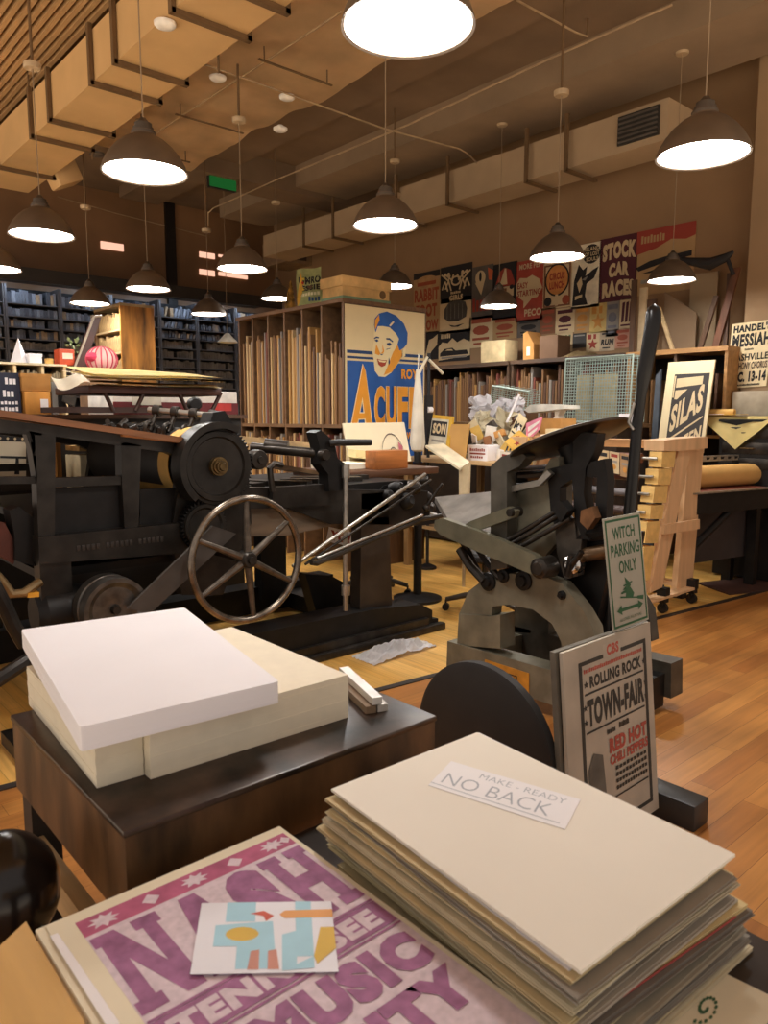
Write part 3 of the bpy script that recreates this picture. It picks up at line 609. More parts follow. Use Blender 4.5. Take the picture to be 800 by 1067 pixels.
small = [(489, 331, 513, 361, CRM, RUST, 'small faded card with red blocks left of a pendant lamp'), (513.5, 332, 538, 352, TAN, RUST, 'small brown poster right behind the low pendant lamp'), (539, 334, 562, 350, mat('#5e564e', .75), BLK, 'small dark poster under the red cloud poster'), (563, 322, 578, 347, BRN, RUST, 'narrow brown poster under the orange disc poster'), (579, 322, 598, 346, CRM, MAROON, 'small cream poster with maroon rows under the orange disc'), (599, 320, 614, 346, TAN, mat('#c88a3c', .7), 'small tan poster with orange print under the tangled figures'), (615, 317, 631, 346, mat('#cdb06a', .75), mat('#c88a3c', .7), 'small mustard poster below the maroon poster, left'), (632, 315, 644, 350, GRY, mat('#6b6a72', .7), 'slim grey blue poster below the maroon poster'), (646, 312, 660, 342, CRM, MAROON, 'cream poster with maroon columns at the right below the maroon poster'), (580, 347, 596, 366, CRM, mat('#5a7048', .7), 'small poster with green letters above the wire rack'), (597, 348, 610, 362, mat('#3c3a38', .7), BLK, 'small plain dark card above the wire rack'), (611, 347, 624, 366, CRM, RED, 'small cream card with a red star above the wire rack'), (625, 345, 640, 365, mat('#b9a488', .75), BLK, 'small beige poster reading RUN above the wire rack'), (641, 343, 656, 362, mat('#c08a72', .75), RUST, 'small pinkish poster at the end of the lowest row')]
for k, (x0, y0, x1, y1, m1, m2, lb) in enumerate(small):
    s = wallsheet('show_poster', lb, 'poster', x0, y0, x1, y1, m1, group=g)
    if 'RUN' in lb: s.text('RUN', .08, .42, .9, .72, m2, .06, skew=.05); s.rect(.15, .12, .8, .2, m2); s.rect(.2, .82, .7, .88, m2)
    elif 'star' in lb: s.star(.5, .62, .42, .3, m2); s.rect(.12, .1, .4, .35, m2); s.rect(.55, .1, .75, .35, m2)
    elif 'plain' in lb: s.rect(.1, .1, .9, .2, GRY)
    elif 'green' in lb:
        for j in range(4): s.poly([(.1+.22*j, .15), (.24+.22*j, .15), (.2+.22*j, .8), (.06+.22*j, .8)], m2)
    elif 'columns' in lb:
        for j in range(3): s.poly([(.18+.26*j, .12), (.36+.26*j, .1), (.3+.26*j, .75), (.12+.26*j, .78)], m2)
        s.rect(.1, .84, .8, .9, m2)
    else:
        s.rect(.1, .08, .9, .22, m2); s.ell(.5, .45, .34, .15, m2, 10); s.rect(.15, .68, .85, .76, m2); s.rect(.2, .84, .7, .9, m2)
    s.done()
a = P(763, 338, X=PX_-.012); hgt = a.z-P(757, 405, X=PX_-.012).z; wdt = hgt*.62
s = Sheet('concert_poster', 'cream concert poster with heavy black lettering on the pier at right', 'poster', (PX_-.012, a.y, a.z), (PX_-.012, a.y-wdt, a.z+.016), (PX_-.012, a.y-.0+.03, a.z-hgt), mat('#e6d2a6', .75, 0, .03, 4), thick=.004, pname='poster_paper')
s.text("HANDEL'S", .05, .03, .97, .145, INK, .06); s.text('MESSIAH', .05, .17, .97, .37, INK, .05); s.bars(8, .38, .4, .6, .43, INK); s.text('NASHVILLE', .05, .48, .97, .585, INK, .03); s.text('SYMPHONY CHORUS', .04, .61, .97, .72, mat('#4a3a30', .7, 0, 0), .03); s.text('DEC. 13-14', .05, .755, .97, .915, INK, .06); s.bars(23, .18, .945, .85, .975, INK); s.done()

# ================================================================== RIGHT WALL SHELVES
SX = 7.1; SZ = P(574, 373, X=SX).z
def ywall(px): return P(px, 400, X=SX).y
units = [(ywall(440), ywall(530), 'left'), (ywall(532), ywall(590), 'middle'), (ywall(592), ywall(650), 'wire rack'), (ywall(652), ywall(757), 'right')]
WS = wood('#4e3826', .6, 'Y', .2)
for ya, yb, nm in units:
    lo, hi = min(ya, yb), max(ya, yb); right = nm == 'right'
    lb = {'left': 'open wooden board shelf under the show posters, left unit', 'middle': 'open wooden board shelf between the left unit and the wire rack', 'wire rack': 'open wooden board shelf directly behind the green wire rack', 'right': 'dark shelf with light wooden rim behind the slanted lettering board'}[nm]
    t = thing('board_shelf', lb, 'shelf', (SX+.2, (lo+hi)/2, 0), 'board shelves under the show posters')
    wm = wood('#a87c4a', .55, 'Y', .15) if right else WS
    part('top_board', MB().mm((SX-.02, lo, SZ-.045), (7.66, hi, SZ)), wm, t)
    part('upright', MB().mm((SX, lo+.004, 0), (7.64, lo+.034, SZ-.045)), wm, t); part('upright', MB().mm((SX, hi-.034, 0), (7.64, hi-.004, SZ-.045)), wm, t)
    part('back_panel', MB().mm((7.62, lo+.034, .1), (7.64, hi-.034, SZ-.045)), mat('#1c1613', .8), t)
    if right: part('divider', MB().mm((SX+.01, (lo+hi)/2-.015, .1), (7.62, (lo+hi)/2+.015, SZ-.045)), WS, t)
    for z in (1.32, .62): part('shelf_board', MB().mm((SX, lo+.034, z-.03), (7.62, hi-.034, z)), wm, t)
    y = lo+.045
    while y < hi-.07:
        w = rnd.uniform(.02, .04); h = rnd.uniform(.55, SZ-.07-1.32) if not right else rnd.uniform(.2, .6)
        put_board(rnd.choice((1, 1, 3, 3, 5, 0, 2)) if not right else rnd.choice((3, 3, 2, 1)), (SX+.27, y+w/2, 1.321), (.44 if not right else .34, w*.85, h), 'upright board in the %s shelf unit below the show posters' % nm, 'boards on the right wall shelves'); y += w+.004 if not right else w+.05
    y = lo+.045
    while y < hi-.07 and not right:
        w = .035; put_board(rnd.choice((1, 3, 0)), (SX+.27, y+w/2, .621), (.44, w*.85, .5), 'lower board in the %s shelf unit below the show posters' % nm, 'boards on the right wall shelves'); y += w+.004
T = SZ+.001
def lean_panel(name, label, cat, px0, px1, pytop, m, x=7.35, tx=.03, dz=0, shift=0, group=None):      # board standing on the shelf top
    a = P(px0, 360, X=x); b = P(px1, 360, X=x); zt = P((px0+px1)/2, pytop, X=x).z
    bld = MB().prism([(x, a.y, T), (x, b.y, T), (x, b.y+shift, zt-dz), (x, a.y+shift, zt)], (tx, 0, 0)); return solo(name, label, cat, bld, m, group)
DKB = wood('#5e4330', .6, 'Z', .2)
gl = 'panels leaning on top of the right shelf'
lean_panel('leaning_board', 'narrow dark board standing at the left end of the right shelf top', 'board', 655, 660, 292, DKB, 7.3, group=gl)
lean_panel('leaning_board', 'cream edged board standing second on the right shelf top', 'board', 664, 671, 300, mat('#cbb692', .7), 7.34, group=gl)
lean_panel('leaning_board', 'dark brown board standing right of the cream edged board', 'board', 672, 681, 312, DKB, 7.36, group=gl)
lean_panel('cardboard_sheet', 'big slanting grey brown cardboard sheet on the right shelf top', 'cardboard', 690, 724, 302, mat('#7e674e', .8, 0, .06, 3), 7.42, .012, .25, group=gl)
lean_panel('leaning_board', 'thin pale board tilted beside the big grey cardboard sheet', 'board', 699, 703, 318, mat('#c9ae82', .7), 7.33, .02, 0, .18, group=gl)
lean_panel('leaning_board', 'brown plank tilted to the right near the pier', 'board', 726, 731, 310, WD, 7.33, .03, 0, -.14, group=gl)
lean_panel('leaning_board', 'tall reddish brown plank tilted to the right, nearest the pier', 'board', 741, 748, 282, wood('#6b4229', .55, 'Z'), 7.36, .03, 0, -.17, group=gl)
lean_panel('leaning_board', 'dark frame edge standing right beside the pier', 'board', 753, 757, 285, DKB, 7.4, group=gl)
lean_panel('beige_panel', 'wide beige panel standing behind the tilted planks', 'board', 716, 744, 285, mat('#a58f70', .8, 0, .05, 2), 7.6, .02)
solo('dark_umbrella', 'black folded umbrella lying high across the frames by the pier', 'umbrella', MB().tube([P(704, 268, X=7.3), P(716, 272, X=7.3), P(740, 275, X=7.3), P(757, 268, X=7.3), P(764, 262, X=7.3)], [.012, .035, .06, .04, .012], 9).tube([P(757, 268, X=7.3), P(764, 286, X=7.3)], .02), mat('#201d1e', .7, 0, .2, 12))
solo('white_carton', 'cream cardboard box with a pale label on the left shelf unit', 'box', MB().mm((7.2, P(501, 360, X=7.2).y, T), (7.45, P(526, 360, X=7.2).y, P(512, 355, X=7.2).z), bev=.005), mat('#d8c092', .7))
t = thing('magazine_file', 'tan cardboard magazine file with slanted side on the middle shelf unit', 'file box', (7.35, P(550, 370, X=7.25).y, T))
q = [P(545, 372, X=7.25), P(556, 372, X=7.25), P(556, 354, X=7.25), P(549, 341, X=7.25), P(545, 344, X=7.25)]
dz_ = T-q[0].z; q = [v+V((0, 0, dz_)) for v in q]; q[1].z = T
part('file_body', MB().prism(q, (.25, 0, 0)), CARD, t); part('file_label', MB().mm((7.246, q[0].y-.05, T+.06), (7.249, q[0].y-.1, T+.16)), CREAM, t, 'cream label')
solo('black_bag', 'black pointed bundle standing behind the magazine file', 'bag', MB().lathe([(0, .34), (.03, .3), (.09, .16), (.11, 0), (0, 0)], (7.56, P(549, 350, X=7.5).y, T), n=10), mat('#1d1a1a', .7, 0, .2, 8))
solo('brown_carton', 'dull brown cardboard box right of the magazine file', 'box', MB().mm((7.25, P(559, 360, X=7.2).y, T), (7.5, P(578, 360, X=7.2).y, T+.27), bev=.006), mat('#6e513a', .8, 0, .06, 6))
solo('paper_bundle', 'tan rumpled paper bundle on the shelf top above the wire rack', 'paper', MB().grid(lambda u, v: V((7.2+.3*v, P(577+40*u, 365, X=7.2).y, T+.004+.07*math.sin(PI*u)*math.sin(PI*v)*(1+.7*noise.noise(V((u*7, v*5, 3)))))), 24, 8, .004), mat('#9a8258', .8, 0, .1, 8))

# back counter, wire racks
t = thing('counter', 'long worn wooden counter in front of the board shelves', 'counter', (6.75, 5.0, 0)); KZ = P(620, 441, X=6.75).z
part('counter_top', MB().mm((6.4, 3.9, KZ-.04), (7.06, 7.6, KZ)), wood('#7a5a3a', .5, 'Y'), t)
part('counter_body', MB().mm((6.45, 3.95, .02), (7.04, 7.55, KZ-.04)), mat('#3a2c22', .7), t)
def wire_rack(label, p0, eu, ev, ew, nu, nv, m):       # open basket of wires: front grid, sides, heavy rim
    t = thing('wire_rack', label, 'wire rack', p0+eu*.5)
    b = MB()
    for i in range(1, nu): b.cyl(p0+eu*(i/nu), p0+eu*(i/nu)+ev, .0035, n=5)
    for j in range(1, nv): b.cyl(p0+ev*(j/nv), p0+ev*(j/nv)+eu, .0042, n=5)
    part('front_grid', b, m, t)
    for k in (0, 1):
        b = MB(); o = p0+eu*k
        for j in range(nv+1): b.cyl(o+ev*(j/nv), o+ev*(j/nv)+ew, .004, n=5)
        for j in (.33, .66, 1): b.cyl(o+ew*j, o+ew*j+ev, .004, n=5)
        part('side_grid', b, m, t)
    part('rim', MB().tube([p0, p0+eu, p0+eu+ev, p0+ev, p0], .012, 8), m, t)
    b = MB()
    for i in range(0, nu+1, 2): b.cyl(p0+eu*(i/nu)+ev, p0+eu*(i/nu)+ev+ew, .004, n=5)
    part('top_grid', b, m, t)
GRN = mat('#a3b4aa', .5, .2, .06, 12)
a = P(586, 441, X=6.75); b_ = P(655, 441, X=6.75); zt = P(620, 372, X=6.75).z
wire_rack('big pale green wire rack standing on the counter before the shelves', V((6.75, a.y, KZ+.013)), V((0, b_.y-a.y, 0)), V((.03, 0, zt-KZ-.013)), V((.28, 0, 0)), 26, 20, GRN)
for k, (px0, px1, py, lb) in enumerate(((600, 614, 382, 'tall cream sheet bundle seen through the green wire rack at left'), (618, 640, 380, 'cream framed sheet seen through the green wire rack at right'))):
    y0, y1 = P(px0, 430, X=6.85).y, P(px1, 430, X=6.85).y
    solo('sheet_bundle', lb, 'paper', MB().mm((6.84, y0, KZ+.03), (6.9, y1, KZ+.5), bev=.004), mat('#bfae88', .8, 0, .15, 9))
a = P(512, 424, X=6.3); b_ = P(552, 422, X=6.3); c = P(514, 406, X=6.3)
q0 = P(511, 423, X=6.5); q1 = P(549, 430, X=6.5); q2 = P(513, 405, X=6.5)
solo('ledger', 'thick brown ledger under the small askew wire rack on the counter', 'book', MB().mm((6.5, min(q0.y, q1.y)+.02, KZ+.001), (6.72, max(q0.y, q1.y)-.02, min(q0.z, q1.z)+.018), bev=.004), mat('#6b4a30', .7))
wire_rack('small green wire rack leaning askew at the back of the cluttered table', q0+V((0, 0, .03)), q1-q0, q2-q0, V((.2, 0, .02)), 14, 8, GRN)

# lettering board leaning at right with slanted words
tl, tr, bl = P(691, 377, X=6.85), P(740, 373, X=6.85), P(688, 470, X=6.85)
hh = tl.z-bl.z
s = Sheet('lettering_board', 'cream board with slanted black lettering leaning against the right shelf', 'sign', (6.95, tl.y, tl.z), (6.95, tr.y, tl.z+.0), (6.8, tl.y, bl.z), mat('#dccaa2', .7, 0, .04, 5), thick=.02, pname='board')
GD = mat('#37322f', .75, 0, .05, 4)
s.rect(.18, .14, .93, .99, GD)
s.poly([(.24, .19), (.8, .17), (.8, .26), (.24, .29)], CRM); s.poly([(.24, .32), (.5, .31), (.3, .42), (.24, .42)], CRM); s.rect(.19, .16, .22, .4, CRM)
s.text('SILAS', .22, .5, .86, .8, CRM, .04, rise=.26); s.text('GREEN', .3, .9, .9, 1.06, CRM, .04, rise=.2)
s.poly([(.22, .86), (.9, .6), (.9, .62), (.22, .885)], CRM); s.done()
solo('plank', 'dark blue grey plank leaning left of the slanted lettering board', 'board', MB().prism([P(683, 392, X=6.9), P(688, 385, X=6.9), V((6.9, P(684, 462, X=6.9).y, .002)), V((6.9, P(676, 462, X=6.9).y+.02, .002))], (.03, 0, 0)), mat('#4a525c', .6))

# black cabinet with yellow paper pile
CBZ = P(760, 437, X=6.97).z; ya = min(P(757, 400, X=SX).y-.015, 3.4); yb = P(812, 440, X=6.97).y
t = thing('black_cabinet', 'black metal cabinet under the drooping yellow paper by the pier', 'cabinet', (7.1, (ya+yb)/2, 0))
part('cabinet_body', MB().mm((6.985, yb, .02), (7.33, ya, CBZ-.02)), IRON2, t); part('cabinet_top', MB().mm((6.97, yb-.01, CBZ-.02), (7.34, ya+.01, CBZ)), IRON2, t)
for z in (CBZ-.12, CBZ-.26, CBZ-.4):
    d = part('drawer', MB().mm((6.975, yb+.03, z-.05), (6.985, ya-.03, z+.05), bev=.003), IRON3, t)
    part('handle', MB().tube([(6.97, (ya+yb)/2-.06, z), (6.955, (ya+yb)/2-.05, z), (6.955, (ya+yb)/2+.05, z), (6.97, (ya+yb)/2+.06, z)], .006), BRASS, d)
def drape(u, v):
    p = P(718+84*u, 424, X=7.12-.2*v); z = CBZ+.03
    if v > .55: z -= (v-.55)*(.62*max(0, 1-abs(u-.6)*2.2)+.05)
    return V((p.x, p.y, z+.006*noise.noise(V((u*5, v*5, 7)))))
solo('yellow_sheet', 'large yellow paper sheet with a drooping pointed corner on the black cabinet', 'paper', MB().grid(drape, 30, 16, .004), YELLOW)
a, c = P(720, 420, X=7.03), P(766, 417, X=7.03)
solo('paper_roll', 'rolled yellow paper lying on top of the drooping yellow sheet', 'paper roll', MB().lathe([(.018, 0), (.03, 0), (.03, (c-a).length), (.018, (c-a).length)], V((a.x, a.y, CBZ+.066)), (0, -1, 0), 20, True), KRAFT)
solo('white_slip', 'small white paper slip on the drooping yellow sheet', 'paper', MB().box((6.98, P(742, 425, X=6.98).y, CBZ+.045), (.09, .22, .003), rz=R(14), ry=R(4)), WHITE)
solo('yellow_sheet', 'smaller creased yellow sheet right of the white slip', 'paper', MB().box((7.0, P(766, 422, X=7.0).y, CBZ+.045), (.1, .2, .004), rz=R(-12)), mat('#e0b85c', .8))
a, c = P(757, 430, X=7.2), P(800, 407, X=7.2)
solo('grey_box', 'plain grey beige box under the concert poster by the pier', 'box', MB().mm((7.2, c.y-.1, CBZ+.001), (7.33, min(a.y, ya), c.z), bev=.006), mat('#a79a84', .75))

# ================================================================== CLUTTERED TABLE (middle)
TX0, TX1, TY0, TY1 = 5.05, 6.3, 4.2, 5.55; TZ_ = 1.1
t = thing('work_table', 'cluttered pale wooden table in the middle, behind the iron platen press', 'table', (5.6, 5, 0))
part('tabletop', MB().mm((TX0, TY0, TZ_-.04), (TX1, TY1, TZ_), bev=.005), wood('#c4a274', .5, 'Y'), t)
for x in (TX0+.05, TX1-.11):
    for y in (TY0+.05, TY1-.11): part('leg', MB().mm((x, y, 0), (x+.06, y+.06, TZ_-.04)), wood('#9a7a50', .5, 'Z'), t)
part('lower_shelf', MB().mm((TX0+.05, TY0+.05, .4), (TX1-.05, TY1-.05, .43)), wood('#a8875c', .5, 'Y'), t)
def boxat(name, label, cat, px0, px1, pyt, x, d, m, z=TZ_+.001, group=None, lab=None):
    y0, y1 = P(px0, 450, X=x).y, P(px1, 450, X=x).y; zt = P((px0+px1)/2, pyt, X=x).z
    t = thing(name, label, cat, (x+d/2, (y0+y1)/2, z), group)
    part('box_body', MB().mm((x, y1, z), (x+d, y0, zt), bev=.004), m, t)
    return t, x, y0, y1, z, zt
t, x, y0, y1, z0, zt = boxat('print_carton', 'white carton with red printing on the cluttered table', 'box', 488, 508, 464, 5.12, .3, WHITE)
s = Sheet('', '', '', (x-.001, y0, zt), (x-.001, y1, zt), (x-.001, y0, z0), WHITE, thick=.001, parent=t, pname='printed_side'); s.bars(8, .1, .2, .9, .4, RED); s.rect(.1, .5, .9, .6, RED); s.bars(6, .15, .7, .8, .85, RED); s.done()
boxat('tan_carton', 'tan cardboard box at the back of the cluttered table behind the star print', 'box', 562, 584, 436, 6.0, .25, CARD)
boxat('ochre_box', 'small ochre box near the pink pennant on the cluttered table', 'box', 554, 566, 453, 5.5, .15, mat('#d8963c', .7))
boxat('cream_box', 'cream lidded box right of the ochre box on the cluttered table', 'box', 568, 590, 447, 5.6, .3, mat('#d9c69a', .75))
boxat('white_tin', 'small white box on the counter end right of the wire rack', 'box', 644, 656, 431, 6.45, .2, WHITE, KZ+.001)
boxat('small_white_box', 'small white box stacked left of the crumpled paper heap', 'box', 492, 506, 447, 5.6, .2, mat('#e2dcd0', .7))
# framed print and cardboard sheet left of the carton
a, c = P(450, 436, X=5.0), P(471, 432, X=5.0)
s = Sheet('framed_print', 'black print in a yellow frame with letters SON, leaning on the cluttered table', 'picture', P(451, 432, X=5.02), P(472, 434, X=5.02), P(446, 470, X=4.98), mat('#d9a92c', .6), thick=.02, pname='frame')
s.rect(-.02, .1, .84, .92, mat('#c9c2ae', .7)); s.rect(.02, .16, .78, .56, BLK); s.text('SON', .1, .22, .74, .5, CRM, .05); s.rect(.1, .66, .7, .72, GRY); s.done()
solo('cardboard_sheet', 'plain tan cardboard sheet leaning right of the yellow framed print', 'cardboard', MB().pX([(470, 442), (489, 442), (484, 478), (463, 472)], 5.0, .012), mat('#c89a58', .8, 0, .05, 5))
t = thing('white_panel_table', 'white drop leaf panel folded beside the cluttered table', 'table', P(470, 560, X=4.8))
q = [P(443, 464, X=4.75), P(462, 462, X=4.95), P(489, 481, X=4.95), P(479, 488, X=4.75)]
part('top_leaf', MB().prism(q, (0, 0, -.02)), mat('#dccfb0', .6), t)
part('drop_leaf', MB().pX([(478, 488), (489, 482), (487, 545), (478, 560)], 4.8, .02), mat('#cdb994', .6), t)
part('leg', MB().cyl(P(484, 520, X=4.82), V((4.82, P(484, 520, X=4.82).y, 0)), .015), STEEL, t)
# heap of crumpled papers
rp = random.Random(11)
for k, (px, py, x, r, lb) in enumerate(((497, 424, 5.7, .12, 'white crumpled paper tag at the top of the heap'), (502, 440, 5.55, .13, 'white crumpled sheet at the left of the paper heap'), (515, 432, 5.75, .14, 'crumpled white sheet in the middle of the paper heap'), (527, 440, 5.6, .13, 'crumpled pale sheet right in the paper heap'), (536, 425, 5.85, .12, 'white sheet bent upright at the right of the heap'), (513, 449, 5.45, .11, 'low crumpled scrap at the front of the heap'))):
    p = P(px, py, X=x); rr = r
    solo('crumpled_paper', lb, 'paper', MB().grid(lambda u, v: p+V((.06*math.sin(u*9+k), (u-.5)*-rr*1.7, (v-.5)*rr*1.6))+V((noise.noise(V((u*4+k, v*4, 0))), .8*noise.noise(V((u*4, v*4+k, 5))), .8*noise.noise(V((u*5, v*3, k))))).xyz*.11, 12, 12, .003), (WHITE, CREAM)[k % 2], 'crumpled papers on the cluttered table')
solo('paper_heap', 'jumbled heap of white and tan paper scraps on the cluttered table', 'paper', MB().grid(lambda u, v: V((5.35+.75*v, P(492, 450, X=5.5).y+(P(548, 450, X=5.5).y-P(492, 450, X=5.5).y)*u, TZ_+.004+(.24*math.sin(PI*u)**.6*math.sin(PI*v)**.6)*(1+.8*noise.noise(V((u*9, v*9, 4)))))), 40, 30, .004), mat('#cbbd9f', .8, 0, .35, 14, .2), stuff=True)
a = P(512, 432, X=5.9); solo('orange_hat', 'orange tan curved paper hat at the back of the paper heap', 'hat', MB().lathe([(.16, 0), (.15, .02), (.1, .06), (.0, .09), (0, .085), (.09, .05), (.14, .005)], a-V((0, 0, .03)), (-.3, .1, 1), 20), mat('#c98a3c', .7))
solo('white_stick', 'white stick poking up out of the paper heap', 'stick', MB().cyl(P(528, 440, X=5.5), P(541, 411, X=5.6), .012, n=8), WHITE)
scr = [('#e9e2d4', 'white card scrap'), ('#c98f4a', 'tan type block'), ('#efe9e0', 'white folded tag'), ('#8a5a34', 'brown type block'), ('#d7c7a2', 'cream card scrap'), ('#3b332d', 'black type block'), ('#b9b2a6', 'grey card scrap'), ('#d9b25c', 'yellow card scrap')]
wh = ['at the left end', 'left of the middle', 'in the middle', 'right of the middle', 'near the right end']
for k in range(22):
    hx, nm = scr[k % 8]; u = (k % 5)/4; p = P(494+60*u+rp.uniform(-4, 4), 450, X=5.22+.03*(k//5)+rp.uniform(0, .02)); zz = TZ_+.03+.07*(k//5)
    b = MB(); blk = 'block' in nm
    b.box((p.x, p.y, zz), (.05, rp.uniform(.06, .1), rp.uniform(.05, .09)) if blk else (.012, rp.uniform(.09, .15), rp.uniform(.08, .14)), rz=rp.uniform(-.6, .6), rx=rp.uniform(-.8, .8), ry=rp.uniform(-.3, .3), bev=.003)
    solo('type_block' if blk else 'card_scrap', '%s %s of the jumble on the cluttered table, %s layer' % (nm, wh[k % 5], ['lowest', 'second', 'third', 'fourth', 'top'][k//5]), 'block' if blk else 'card', b, mat(hx, .75, 0, .08, 10), 'scraps and blocks on the cluttered table')
for k, (x0, x1, yt, lb, hx) in enumerate(((471, 486, 478, 'low brown crate on the floor side of the cluttered table', '#8a6a44'),)):
    pass
# prints leaning at the front of the heap
s = Sheet('leaning_print', 'yellow print with two red stars leaning on the cluttered table', 'print', P(541, 448, X=5.15), P(552, 457, X=5.15), P(526, 460, X=5.1), mat('#e0b04c', .7), thick=.008, pname='print'); s.star(.35, .4, .22, .2, RED); s.star(.7, .65, .22, .2, RED); s.done()
s = Sheet('leaning_print', 'cream print with black letters ME behind the star print', 'print', P(541, 430, X=5.35), P(549, 437, X=5.35), P(529, 455, X=5.3), mat('#e6d4a8', .7), thick=.008, pname='print'); s.text('ME', .1, .3, .9, .6, INK, .06); s.rect(.1, .7, .9, .76, INK); s.done()
s = Sheet('leaning_print', 'black and yellow print slanting at the lower left of the star print', 'print', P(528, 462, X=5.1), P(538, 470, X=5.1), P(522, 478, X=5.06), mat('#d9a640', .7), thick=.008, pname='print')
for k in range(3): s.rect(.1+.3*k, .1, .25+.3*k, .9, INK)
s.done()
t = thing('pennant', 'pink and white pointed pennant sticking up from the cluttered table', 'pennant', P(548, 460, X=5.2))
part('flag', MB().pX([(548, 441), (565, 434), (562, 447), (548, 462)], 5.2, .008), mat('#e48aa0', .7), t)
part('lettering', MB().pX([(550, 445), (562, 438), (561, 441), (550, 450)], 5.197, .002).pX([(550, 452), (560, 445), (559, 448), (550, 456)], 5.197, .002), mat('#f4e8e0', .7), t)
t = thing('white_tray', 'white rounded desk stand tray behind the pink pennant', 'tray', P(568, 440, X=6.1))
part('tray_top', MB().pX([(546, 427), (552, 422), (565, 421), (588, 422), (588, 426), (570, 428), (550, 430)], 6.0, .25), mat('#e4e0d4', .6), t)
part('foot', MB().pX([(577, 427), (584, 427), (581, 433), (584, 441), (572, 441), (578, 434)], 6.05, .1), mat('#e4e0d4', .6), t)
# mop like folded white umbrella on a dark stand
t = thing('dark_stand', 'slim black stand with pale arms right of the painted poster', 'stand', V((P(446, 470, Y=5.2).x, 5.2, 0)))
p = P(446, 470, Y=5.2)
part('pole', MB().cyl((p.x, 5.2, 0), (p.x, 5.2, P(446, 368, Y=5.2).z), .016), BLACK, t)
part('clamp', MB().cyl((p.x-.03, 5.19, P(446, 427, Y=5.2).z), (p.x+.03, 5.19, P(446, 427, Y=5.2).z), .03), WHITE, t, 'white clamp')
part('sleeve', MB().mm((p.x-.04, 5.18, P(446, 462, Y=5.2).z), (p.x+.04, 5.22, P(446, 412, Y=5.2).z)), BLACK, t)
for q in (((445, 372), (435, 392)), ((447, 375), (461, 389))): part('arm', MB().cyl(P(*q[0], Y=5.17), P(*q[1], Y=5.17), .014), CREAM, t, 'cream arm')
part('base', MB().lathe([(0, 0), (.09, 0), (.09, .02), (.03, .05), (0, .05)], (p.x, 5.2, 0)), BLACK, t)
q = P(435, 470, Y=5.1); zb, zt = P(435, 472, Y=5.1).z, P(440, 385, Y=5.1).z
t = thing('folded_umbrella', 'folded white cloth umbrella hanging before the painted poster', 'umbrella', V((q.x, 5.1, zb)))
part('canopy', MB().lathe([(.02, zt-zb), (.035, (zt-zb)*.8), (.055, (zt-zb)*.5), (.075, (zt-zb)*.12), (.06, .03), (.02, .0)], V((q.x, 5.1, zb)), n=9), mat('#e2d9c6', .8, 0, .08, 6), t)
part('ferrule', MB().cyl(P(435, 482, Y=5.1), V((q.x, 5.1, zb+.02)), .035), BLACK, t, 'black tip')
part('shaft', MB().cyl(V((q.x, 5.1, zt-.02)), V((q.x+.01, 5.1, zt+.14)), .008), STEEL, t)
# drawing board in front of poster
s = Sheet('drawing_board', 'white board with a line drawing of a round head, leaning before the painted poster', 'drawing', P(357, 441, Y=4.69), P(421, 440, Y=4.69), V((P(357, 441, Y=4.69).x, 4.6, 1.12)), mat('#e2d3b2', .7, 0, .03, 4), thick=.012, pname='board')
for k in range(14):
    th = PI*k/13; x1, y1 = .72+.2*math.cos(th), .95-.68*math.sin(th); th2 = PI*(k+1)/13; x2, y2 = .72+.2*math.cos(th2), .95-.68*math.sin(th2); s.poly([(x1, y1), (x2, y2), (x2, y2+.03), (x1, y1+.03)], mat('#5a4a44', .7, 0, 0))
for k in range(8):
    th = PI*k/7; x1, y1 = .72+.09*math.cos(th), .98-.36*math.sin(th); th2 = PI*(k+1)/7; x2, y2 = .72+.09*math.cos(th2), .98-.36*math.sin(th2); s.poly([(x1, y1), (x2, y2), (x2, y2+.03), (x1, y1+.03)], mat('#5a4a44', .7, 0, 0))
s.poly([(.82, .5), (.88, .62), (.86, .98), (.8, .8)], mat('#b5606a', .7, 0, 0)); s.done()

# ================================================================== BIG FLATBED CYLINDER PRESS (left)
YN = 3.65; YFAR = 4.95
t = PR = thing('cylinder_press', 'huge black iron cylinder press with flywheel, feed board and long base, at left', 'printing press', (2.2, 4.3, 0))
def leg_to_floor(b, x0, x1, ytop, Y, tk):
    a = P(x0, ytop, Y=Y); c = P(x1, ytop, Y=Y); return b.mm((a.x, Y, .16), (c.x, Y+tk, a.z))
def press_frame(Y, nm):
    b = MB()
    b.pY([(-40, 432), (206, 462), (206, 478), (192, 480), (176, 472), (60, 455), (-40, 448)], YN, .07)
    b.pY([(30, 449), (58, 454), (57, 560), (40, 562), (38, 500)], YN, .08).pY([(26, 449), (36, 452), (39, 505), (33, 470)], YN, .06)
    b.pY([(126, 460), (147, 464), (144, 556), (130, 556), (127, 500)], YN, .08)
    b.pY([(-40, 497), (40, 497), (40, 504), (-40, 505)], YN+.01, .06).pY([(56, 498), (128, 496), (128, 505), (56, 508)], YN+.01, .05)
    b.pY([(40, 560), (190, 545), (196, 576), (41, 588)], YN-.02, .1)
    a = P(41, 585, Y=YN); c = P(74, 585, Y=YN); b.mm((a.x, YN, .0), (c.x, YN+.09, a.z))
    b.pY([(190, 480), (206, 478), (258, 478), (262, 545), (232, 620), (190, 620), (178, 560)], YN+.02, .07)
    if Y != YN: bmesh.ops.translate(b.bm, verts=b.bm.verts, vec=(0, Y-YN, 0))
    return part(nm, b, IRON, t)
press_frame(YN, 'side_frame'); press_frame(YFAR, 'side_frame')
part('recessed_panel', MB().pY([(57, 509), (128, 505), (128, 553), (57, 556)], YN+.05, .02).pY([(146, 510), (192, 508), (192, 548), (146, 551)], YN+.05, .02), IRON2, t)
b = MB(); a = P(80, 573, Y=YN-.021); c = P(176, 562, Y=YN-.021)
